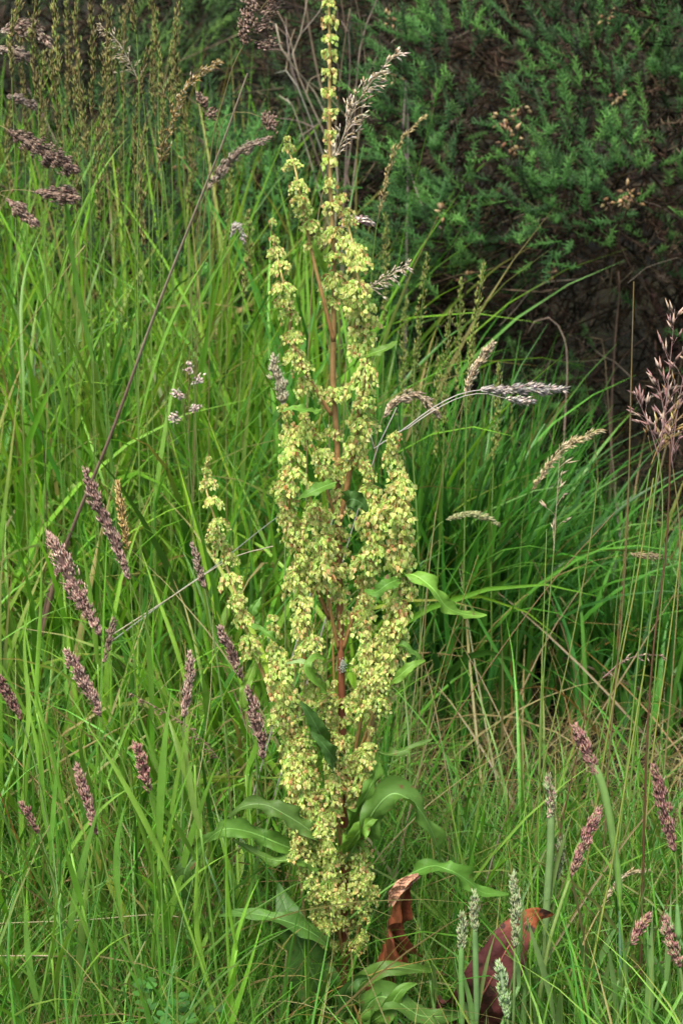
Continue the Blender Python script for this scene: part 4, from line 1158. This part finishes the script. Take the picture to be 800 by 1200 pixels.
st('grass_stalk', 'little white tipped panicle touching the right edge of the upper dock flowers', [(436, 262), (424, 257), (408, 258), (398, 268)], [(392, 300), (388, 360), (386, 460)], 2.2, 2.2, 'dense', SILVER + PINKH, S_TAN, 0.0006, None, 0.0055, 90, headkw=dict(ln=0.007))
st('grass_stalk', 'cream open panicle poking out beside the dock below the yellowish arched one', [(478, 312), (462, 320), (446, 330), (425, 342)], [(410, 370), (405, 430), (402, 520)], 2.35, 2.4, 'open', [(0.45, 0.38, 0.26), (0.50, 0.45, 0.36)], S_TAN, 0.0007, None, 0.03, 22, headkw=dict(per=4, ang=0.4, droop=0.2, ln=0.009))
st('dry_grass_stalk', 'silver grey dry grass stem with flat bleached head, leaning out from the dock', [(662, 457), (640, 456), (615, 456), (590, 457), (562, 457)], [(535, 463), (505, 479), (470, 505), (440, 525), (405, 560)], 2.3, 2.15, 'dense', SILVER, (0.36, 0.33, 0.29), 0.0009, None, 0.0058, 130, headkw=dict(ln=0.011, w=0.0011, out=0.25))
st('dry_grass_stalk', 'second bleached head hanging beneath the silver grey one', [(622, 470), (608, 469), (592, 467)], [(565, 461), (535, 467), (500, 486), (470, 508), (440, 532)], 2.32, 2.18, 'dense', SILVER, (0.36, 0.33, 0.29), 0.0008, None, 0.0050, 55, headkw=dict(ln=0.010, w=0.0011, out=0.25))
st('dry_grass_stalk', 'upright narrow straw head crossing the silver grey dry stem', [(577, 402), (563, 422), (550, 446), (545, 465)], [(532, 500), (520, 550), (508, 620), (500, 700)], 2.4, 2.45, 'dense', [(0.40, 0.34, 0.24), (0.32, 0.26, 0.16)], S_TAN, 0.0008, None, 0.0055, 90, headkw=dict(ln=0.009, out=0.3))
st('dry_grass_stalk', 'nodding straw panicle under the silver grey dry stem', [(514, 487), (500, 470), (485, 463), (465, 470), (448, 490)], [(440, 520), (436, 580), (434, 660)], 2.35, 2.35, 'dense', [(0.38, 0.32, 0.22), (0.30, 0.24, 0.15)], S_TAN, 0.0008, None, 0.0070, 110, headkw=dict(ln=0.008, lobes=.4))
st('grass_stalk', 'pale straw head arched over the dark hollow by the large gorse bush', [(703, 503), (682, 513), (660, 526), (640, 548), (622, 575)], [(612, 610), (608, 690), (604, 790)], 2.5, 2.6, 'dense', [(0.42, 0.36, 0.22), (0.33, 0.27, 0.14)], S_GREEN, 0.0007, None, 0.0042, 70, headkw=dict(ln=0.011, w=0.0009, out=0.3))
st('grass_stalk', 'loose brome head with pale pointed spikelets hung over the tall grass', [(655, 520), (654, 555), (651, 600), (648, 650)], [(642, 720), (636, 800), (632, 900), (628, 990)], 2.4, 2.35, 'open', [(0.42, 0.36, 0.22), (0.36, 0.30, 0.20)], S_GREEN, 0.0012, None, 0.06, 9, headkw=dict(per=2, ang=0.5, droop=0.1, ln=0.020, w=0.0018))
st('grass_stalk', 'pale nodding straw head low over the tall deep green grass', [(583, 614), (565, 605), (545, 603), (522, 609)], [(505, 630), (495, 700), (490, 780)], 2.5, 2.5, 'dense', [(0.32, 0.32, 0.16), (0.26, 0.28, 0.12)], S_GREEN, 0.0008, None, 0.0045, 80, headkw=dict(ln=0.007, out=.25))
st('grass_stalk', 'cluster of whitish pink grass flowers in the light green meadow', [(222, 432), (222, 450), (216, 480), (219, 492)], [(222, 530), (226, 600), (228, 700)], 2.55, 2.6, 'clumps', [(0.50, 0.44, 0.36), (0.42, 0.32, 0.28)], S_PALE, 0.0009, None, 0.04, 1, headkw=dict(per=24, clumps=[(0, 0, 0, .9), (.3, .25, 0, .9), (.5, -.3, -.1, 1), (.7, .35, -.15, .9), (.9, -.35, -.1, 1)]))
st('grass_stalk', 'fluffy whitish grass head close to the lower end of the upper dock branch', [(322, 418), (323, 435), (330, 462), (333, 480)], [(334, 520), (334, 600), (334, 700)], 2.5, 2.5, 'dense', [(0.42, 0.40, 0.28), (0.34, 0.32, 0.2)], S_PALE, 0.0012, None, 0.010, 110, headkw=dict(lobes=.5))
st('grass_stalk', 'tiny bent white tipped panicle in the meadow by the low gorse', [(287, 282), (281, 267), (275, 266), (270, 278)], [(268, 320), (266, 400), (265, 480)], 2.7, 2.7, 'dense', SILVER, S_TAN, 0.0006, None, 0.0045, 50)
st('grass_stalk', 'pair of short straw spikelets in the grass beneath the pale nodding head', [(770, 652), (752, 651), (738, 648)], [(725, 680), (718, 760), (712, 860)], 2.4, 2.4, 'dense', [(0.38, 0.30, 0.17)], S_GREEN, 0.0007, None, 0.004, 40, headkw=dict(ln=0.009, out=.3))
st('grass_stalk', 'broken straw spike leaning low in the grass behind the plum heads', [(760, 1020), (740, 1022), (722, 1035), (706, 1060)], [(690, 1090), (675, 1125), (660, 1160)], 1.98, 1.95, 'dense', [(0.42, 0.34, 0.18), (0.50, 0.42, 0.27)], (0.40, 0.31, 0.14), 0.0012, None, 0.003, 40, headkw=dict(ln=0.008, out=.2))
st('grass_stalk', 'small brown tufts on a thin stem crossing the tall deep green grass', [(775, 768), (750, 768), (728, 776), (705, 795)], [(690, 840), (670, 900), (640, 960)], 2.3, 2.25, 'open', PINKH + [(0.4, 0.33, 0.2)], S_GREEN, 0.0007, None, 0.025, 10, headkw=dict(per=2, ang=.3, ln=.010, w=.0015))

# brome stalks with pinkish spikelets on the edge beside the large gorse bush
brome = 'pinkish brome stalks beside the large gorse bush'
for k, (hd, lw, col, c2) in enumerate([
    ([(790, 362), (786, 410), (780, 470), (772, 530)], [(764, 600), (752, 720), (738, 860), (722, 1010)], PINKH, S_GREEN),
    ([(745, 465), (752, 480), (762, 505), (772, 540)], [(775, 620), (760, 740), (742, 880), (730, 1020)], PINKH, S_GREEN),
    ([(806, 400), (800, 440), (792, 490), (785, 545)], [(780, 640), (768, 780), (756, 920), (748, 1040)], PINKH + GOLD, S_GREEN),
    ([(815, 470), (795, 490), (775, 515), (762, 545)], [(750, 620), (730, 740), (700, 880), (675, 990)], GOLD, S_GREEN),
    ([(770, 445), (775, 470), (782, 510), (788, 550)], [(796, 640), (788, 780), (778, 900), (770, 1030)], PINKH, S_TAN)]):
    st('brome_stalk', ['tallest pinkish brome stalk with spread spikelets by the large gorse bush', 'brome stalk with its pink spikelets drooping toward the gorse pods', 'stout brome stalk with pink and golden spikelets mixed', 'golden brome stalk arching over the other brome stalks', 'thin tan brome stalk with sparse pink spikelets'][k],
       hd, lw, 2.15 + 0.05 * k, 2.1 + 0.05 * k, 'open', col, c2, 0.0011, brome, 0.05, 16, headkw=dict(per=2, ang=0.42, droop=0.0, ln=0.018, w=0.0021))
# bare stems on that side
bare = 'bare thin stems rising from the sward on the red leaf\'s side'
for k, (pts, c2, r0, Y) in enumerate([
    ([(742, 330), (738, 480), (735, 600), (728, 720), (712, 900), (704, 1060)], (0.13, 0.10, 0.045), .0011, 2.15),
    ([(785, 520), (780, 640), (765, 760), (757, 880), (752, 1050), (748, 1190)], S_RED, .0014, 1.95),
    ([(700, 560), (690, 640), (668, 760), (640, 880), (615, 1010)], (0.16, 0.19, 0.05), .0010, 2.2),
    ([(765, 560), (745, 680), (722, 800), (700, 930), (680, 1060)], (0.19, 0.20, 0.05), .0012, 2.05),
    ([(640, 620), (636, 740), (632, 860), (628, 1000)], (0.16, 0.24, 0.05), .0009, 2.2),
    ([(800, 620), (782, 760), (762, 900), (748, 1060)], (0.22, 0.24, 0.055), .0011, 2.0),
    ([(720, 600), (640, 690), (560, 800), (500, 900)], (0.17, 0.105, 0.05), .0008, 2.3),
    ([(560, 650), (530, 740), (505, 830), (490, 920)], (0.18, 0.17, 0.05), .0009, 2.3),
    ([(510, 600), (500, 690), (488, 790), (478, 880)], (0.30, 0.28, 0.12), .0007, 2.25),
    ([(690, 820), (672, 900), (655, 980), (640, 1080)], S_RED, .0010, 2.0),
    ([(755, 780), (735, 900), (715, 1020), (690, 1150)], (0.20, 0.25, 0.05), .0013, 1.9)]):
    st('bare_grass_stalk', ['red tinged bare stem rising past the brome spikelets', 'dark red brown bare stem beside the dark plum furry head', 'olive bare stem leaning across the dark hollow', 'yellow olive bare stem behind the sheathed plum head', 'straight green bare stem under the loose brome head', 'yellow green bare stem at the foot of the brome', 'thin brown stem lying slantwise across the tall deep green grass', 'olive stem bent beside the small bract leaf of the dock', 'pale straw thread of a stem along the dock flowers', 'short dark red stem behind the orange leaf tip', 'thick yellow green stem crossing behind the broken straw spike'][k],
       pts[:1], pts[1:], Y, Y - 0.02, None, None, c2, r0, bare, sheath=None)

# the long dry leaning stem
P = spline([at(290, 86, 2.30), at(262, 165, 2.32), at(232, 240, 2.35), at(180, 372, 2.40), at(130, 510, 2.47), at(85, 620, 2.55), at(52, 720, 2.63), np.array((at(20, 800, 2.7)[0], 2.72, -0.01))], 40)
root = thing('dead_stalk', (P[-1][0], P[-1][1], 0), 'long bare purplish brown dry stem leaning right across the light green meadow', 'stem')
mb = MB(); mb.tube(P, np.linspace(0.0011, 0.0038, 40), np.array([(0.22, 0.18, 0.125)] * 14 + [(0.19, 0.125, 0.095)] * 26), 7)
mb.build('culm', M_STEM, root, True)
mb = MB(); mb.tube(spline([P[24], P[27] + (0.004, -.003, 0), P[31] + (0.002, -0.004, 0)], 8), np.linspace(0.0052, 0.0036, 8), (0.22, 0.14, 0.10), 6)
mb.build('dry_sheath', M_STEM, root, True)
for k, (pts, Y, c2) in enumerate([
    ([(330, 602), (300, 625), (250, 665), (200, 700), (120, 760)], 2.35, (0.30, 0.26, 0.20)),
    ([(0, 1120), (60, 1120)], 1.84, (0.36, 0.32, 0.22)),
    ([(0, 1082), (100, 1078), (180, 1072), (230, 1078)], 1.95, (0.34, 0.30, 0.19)),
    ([(50, 505), (54, 560), (55, 640), (45, 720), (35, 800)], 2.5, (0.07, 0.045, 0.035)),
    ([(5, 420), (90, 300), (100, 290)], 2.7, (0.20, 0.20, 0.06)),
    ([(320, 640), (270, 655), (200, 700), (130, 745)], 2.3, (0.38, 0.34, 0.25))]):
    W = spline([at(x, y, Y + 0.02 * i) for i, (x, y) in enumerate(pts)], 16)
    c_ = W[0].copy()
    root = thing('straw', tuple(W[-1]), ['long grey straw lying slantwise behind the dock flowers', 'short pale straw tip lodged low in the grass', 'long pale straw lying level across the low grass by the dock', 'blackish thin dead stem in the meadow behind the stout purple head', 'olive bent stem slanting behind the nodding brown heads', 'pale straw caught between the purple heads and the dock branch'][k], 'straw', 'fallen straws caught in the grass')
    mb = MB(); mb.tube(W, np.linspace(0.0006, 0.0010, 16), jit(c2, .05), 5); mb.build('straw_stem', M_STEM, root, True)

def near_label(pos, marks, used, cap):
    d = sorted((abs(pos[0] - m[0]) + 0.6 * abs(pos[1] - m[1]), i) for i, m in enumerate(marks))
    for _, i in d:
        if used.get(i, 0) < cap:
            used[i] = used.get(i, 0) + 1
            return marks[i][2]
    return marks[d[0][1]][2]


# slim brown flower spikes crowding behind the nodding heads: alike but for their place
spikes = 'slim brown green flowering grass spikes in a crowd'
MK1 = [(10, 160, 'behind the heavy nodding brown head'), (60, 40, 'behind the arched grey brown head'), (120, 60, 'beside the pale feathery panicle'), (150, 20, 'just above the pale feathery panicle'), (200, 120, 'beside the golden brown brush like panicle'),
       (215, 30, 'above the golden brown brush like panicle'), (70, 200, 'behind the level lying brown head'), (130, 200, 'between the level brown head and the golden brush like panicle'), (20, 60, 'behind the faded head under the arched one'), (165, 260, 'below the golden brown brush like panicle'),
       (95, 110, 'between the heavy nodding head and the pale feathery panicle'), (15, 230, 'behind the steeply hanging brown head'), (230, 220, 'beside the grey feather plume')]
US1 = {}
SP1 = [(38, -30, 120, 45), (60, -40, 100, 70), (75, -20, 150, 78), (92, -30, 130, 88), (66, 60, 180, 75), (110, -10, 140, 108), (128, -30, 160, 122), (135, 40, 200, 130), (150, -20, 110, 145), (28, 20, 190, 30), (160, 60, 210, 158), (182, -40, 60, 186), (205, -20, 130, 200),
       (18, -20, 90, 14), (48, 60, 170, 52), (100, 70, 190, 104), (142, 110, 250, 140), (120, 130, 260, 118), (170, 150, 290, 168), (85, 150, 250, 90), (212, 30, 140, 214), (225, 130, 250, 222), (155, -60, 40, 160), (178, 30, 140, 182), (10, 120, 230, 14), (195, 60, 190, 190)]
for k, (x, y0, y1, xb) in enumerate(SP1):
    Y = rng.uniform(2.55, 3.1)
    st('flowering_grass_spike', 'slim brown green flowering spike ' + near_label((x, (y0 + y1) / 2), MK1, US1, 2), [(x + rng.normal(0, 9), y0), ((x + xb) / 2 + rng.normal(0, 4), (y0 + y1) / 2), (xb, y1)], [(xb + rng.normal(2, 3), y1 + 100), (xb + rng.normal(4, 6), y1 + 230)], Y, Y + 0.04, 'dense',
       OLIVE, S_GREEN, 0.0010, spikes, rng.uniform(0.0045, 0.0085), 100, headkw=dict(ln=0.011, w=0.0008, out=0.12, lobes=0.35, corek=0.16, mul=2.0), leaves=[(rng.uniform(.3, .6), rng.uniform(0, 6.28), rng.uniform(.2, .34), rng.uniform(.006, .010), rng.uniform(.15, .5), rng.uniform(.1, .8), YGB if rng.uniform() < .5 else GB)])
spikes2 = 'slim green flowering grass spikes in front of the large gorse bush'
MK2 = [(560, 380, 'above the upright narrow straw head'), (525, 430, 'where the silver grey dry stem arches'), (495, 360, 'under the yellowish slim arched panicle'), (475, 430, 'above the nodding straw panicle'), (580, 480, 'behind the bleached silver heads'), (450, 310, 'beside the cream panicle by the dock'), (275, 260, 'beside the tiny bent white tipped panicle')]
US2 = {}
for k, (x, y0, y1, xb) in enumerate([(566, 310, 440, 548), (528, 365, 500, 520), (540, 330, 460, 534), (500, 300, 420, 486), (475, 350, 470, 472), (513, 420, 540, 510), (584, 430, 540, 578), (555, 400, 520, 548), (490, 400, 510, 486), (452, 250, 380, 450), (270, 190, 320, 262), (290, 250, 350, 285)]):
    Y = rng.uniform(2.7, 3.1)
    st('flowering_grass_spike', 'slim green brown flowering spike ' + near_label((x, (y0 + y1) / 2), MK2, US2, 2), [(x, y0), ((x + xb) / 2 + rng.normal(0, 2), (y0 + y1) / 2), (xb, y1)], [(xb - 3, y1 + 100), (xb - 5 + rng.normal(0, 5), y1 + 220)], Y, Y + 0.03, 'dense',
       [(0.17, 0.20, 0.05), (0.14, 0.20, 0.042), (0.18, 0.16, 0.055), (0.20, 0.24, 0.07)], S_GREEN, 0.0014, spikes2, rng.uniform(0.0055, 0.0080), 110, headkw=dict(ln=0.009, w=0.0009, out=0.20, lobes=0.3, corek=0.14, mul=1.8), leaves=[(.35, rng.uniform(0, 6.28), .22, .007, .3, .5, GB)])


# broad-bladed grass plants one can tell apart in the foreground
bg_ = 'broad bladed young grass plants on the dry stem\'s side'
MK3 = [(20, 880, 'by the purple head with one flag leaf'), (60, 800, 'below the stout branching purple head'), (120, 860, 'below the short furry purple head'), (180, 960, 'by the small magenta head'), (110, 1000, 'beside the purple head over a pale straw'), (40, 1000, 'beside the tiny magenta tipped head'),
       (215, 880, 'under the straight greyish purple head'), (300, 950, 'under the drooping fat purple head'), (230, 1080, 'beside a long dock leaf tip'), (120, 1080, 'over the long level pale straw'), (30, 1130, 'beside the short pale straw tip'), (190, 1170, 'above the trefoil weeds'), (270, 1170, 'between the trefoil weeds and the dock')]
US3 = {}
MK4 = [(560, 1150, 'by the blunt sheathed stem'), (600, 1130, 'in front of the red leaf'), (645, 1050, 'by the sheathed head with a pinkish tip'), (670, 1080, 'under the speckled plum leaning head'), (722, 1100, 'by the plum head with thick sheath'), (785, 1120, 'under the dark plum furry head')]
US4 = {}
BP = [(18, 1195, 1.80), (45, 1160, 1.86), (70, 1200, 1.80), (108, 1150, 1.86), (140, 1200, 1.80), (165, 1120, 1.92), (195, 1170, 1.84), (215, 1130, 1.92), (240, 1190, 1.80), (262, 1140, 1.90), (285, 1190, 1.82), (300, 1090, 2.05), (128, 1060, 2.05), (60, 1050, 2.08), (20, 1000, 2.15),
      (180, 1020, 2.1), (235, 1060, 2.05), (90, 980, 2.2), (260, 990, 2.2), (150, 960, 2.25), (40, 930, 2.3), (210, 940, 2.3), (5, 1100, 1.9), (120, 900, 2.4), (60, 860, 2.5), (190, 870, 2.45)]
for k, (x, y, Y) in enumerate(BP):
    f = at(x, y, Y); f[2] = -0.01
    root = thing('grass_plant', (f[0], f[1], 0), 'young yellow green grass plant with broad blades ' + near_label((x, y - 60), MK3, US3, 2), 'grass plant', bg_)
    h = rng.uniform(0.26, 0.40)
    lx, ly = rng.normal(-0.02, 0.05), rng.normal(0, 0.03)
    P = spline([f, f + (lx * .4, ly * .4, h * .5), f + (lx, ly, h)], 12)
    cc = jit(YGB if k % 3 else GB, .1, .04)
    mb = MB(); mb.tube(P, np.linspace(0.0026, 0.0014, 12), cc * .85, 7); mb.build('stem', M_STEM, root, True)
    for q in range(4):
        i = (3, 6, 9, 11)[q]
        one_blade(root, P[i], rng.uniform(0, 6.28), rng.uniform(.12, .26), rng.uniform(.008, .0125), rng.uniform(.05, .4), rng.uniform(.1, .9) if q < 3 else .2, jit(cc, .1, .04), rng.normal(0, .5))
bg2 = 'broad pale green grass plants around the red leaf'
for k, (x, y, Y) in enumerate([(600, 1200, 1.80), (628, 1190, 1.82), (648, 1200, 1.80), (668, 1170, 1.86), (700, 1190, 1.82), (735, 1180, 1.84), (770, 1190, 1.82), (545, 1195, 1.80), (685, 1120, 1.95), (790, 1150, 1.9), (520, 1170, 1.9), (640, 1150, 1.9)]):
    f = at(x, y, Y); f[2] = -0.01
    root = thing('grass_plant', (f[0], f[1], 0), 'pale blue green grass plant with broad blades ' + near_label((x, y - 60), MK4, US4, 2), 'grass plant', bg2)
    h = rng.uniform(0.12, 0.24)
    lx = rng.normal(0.01, 0.03)
    P = spline([f, f + (lx * .4, 0, h * .5), f + (lx, 0, h)], 10)
    cc = jit((0.13, 0.26, 0.075), .1, .04)
    mb = MB(); mb.tube(P, np.linspace(0.0034, 0.0022, 10), cc, 7); mb.build('stem', M_STEM, root, True)
    for q in range(4):
        one_blade(root, P[(2, 4, 7, 9)[q]], rng.uniform(0, 6.28), rng.uniform(.10, .2), rng.uniform(.008, .012), rng.uniform(.05, .3), rng.uniform(.0, .5), jit(cc, .1, .04), rng.normal(0, .5))


# small trefoil weeds low in the sward
for k, (x, y, Y) in enumerate([(182, 1172, 1.80), (205, 1190, 1.78), (166, 1198, 1.76)]):
    top = at(x, y, Y)
    f = np.array((top[0] + rng.normal(0, .01), Y + .01, -0.005))
    root = thing('trefoil_weed', (f[0], f[1], 0), 'low dark green trefoil weed with rounded leaflets under the broad yellow green grass', 'weed', 'trefoil weeds low in the grass')
    for q in range(5):
        e = top + rng.normal(0, 1, 3) * (.02, .02, .012)
        S_ = spline([f, (f + e) / 2 + rng.normal(0, .008, 3), e], 7)
        mb = MB(); mb.tube(S_, .0007, (0.10, 0.19, 0.045), 4); mb.build('leaf_stalk', M_STEM, root, True)
        for w in range(3):
            an = w * 2.094 + rng.uniform(0, .4) + q
            d = np.array((math.cos(an), math.sin(an) * .8 - .1, .15 + rng.normal(0, .12))); d /= np.linalg.norm(d)
            n_ = np.cross(d, (0, 0, 1)); n_ /= np.linalg.norm(n_); up = np.cross(n_, d)
            L = rng.uniform(.010, .014)
            V = [e]; T = []
            for t, ww in ((.25, .3), (.55, .52), (.85, .48), (1.0, .2)):
                V += [e + d * L * t - n_ * L * ww + up * L * .12 * ww, e + d * L * t * .96, e + d * L * t + n_ * L * ww + up * L * .12 * ww]
            V = np.array(V)
            T = [(0, 1, 2), (0, 2, 3)]
            Q = []
            for r_ in range(3):
                b = 1 + r_ * 3
                Q += [(b, b + 3, b + 4, b + 1), (b + 1, b + 4, b + 5, b + 2)]
            mb = MB(); mb.add(V, jit((0.055, 0.16, 0.032), .12), T, Q); mb.build('leaflet', M_DOCKLEAF, root, True)
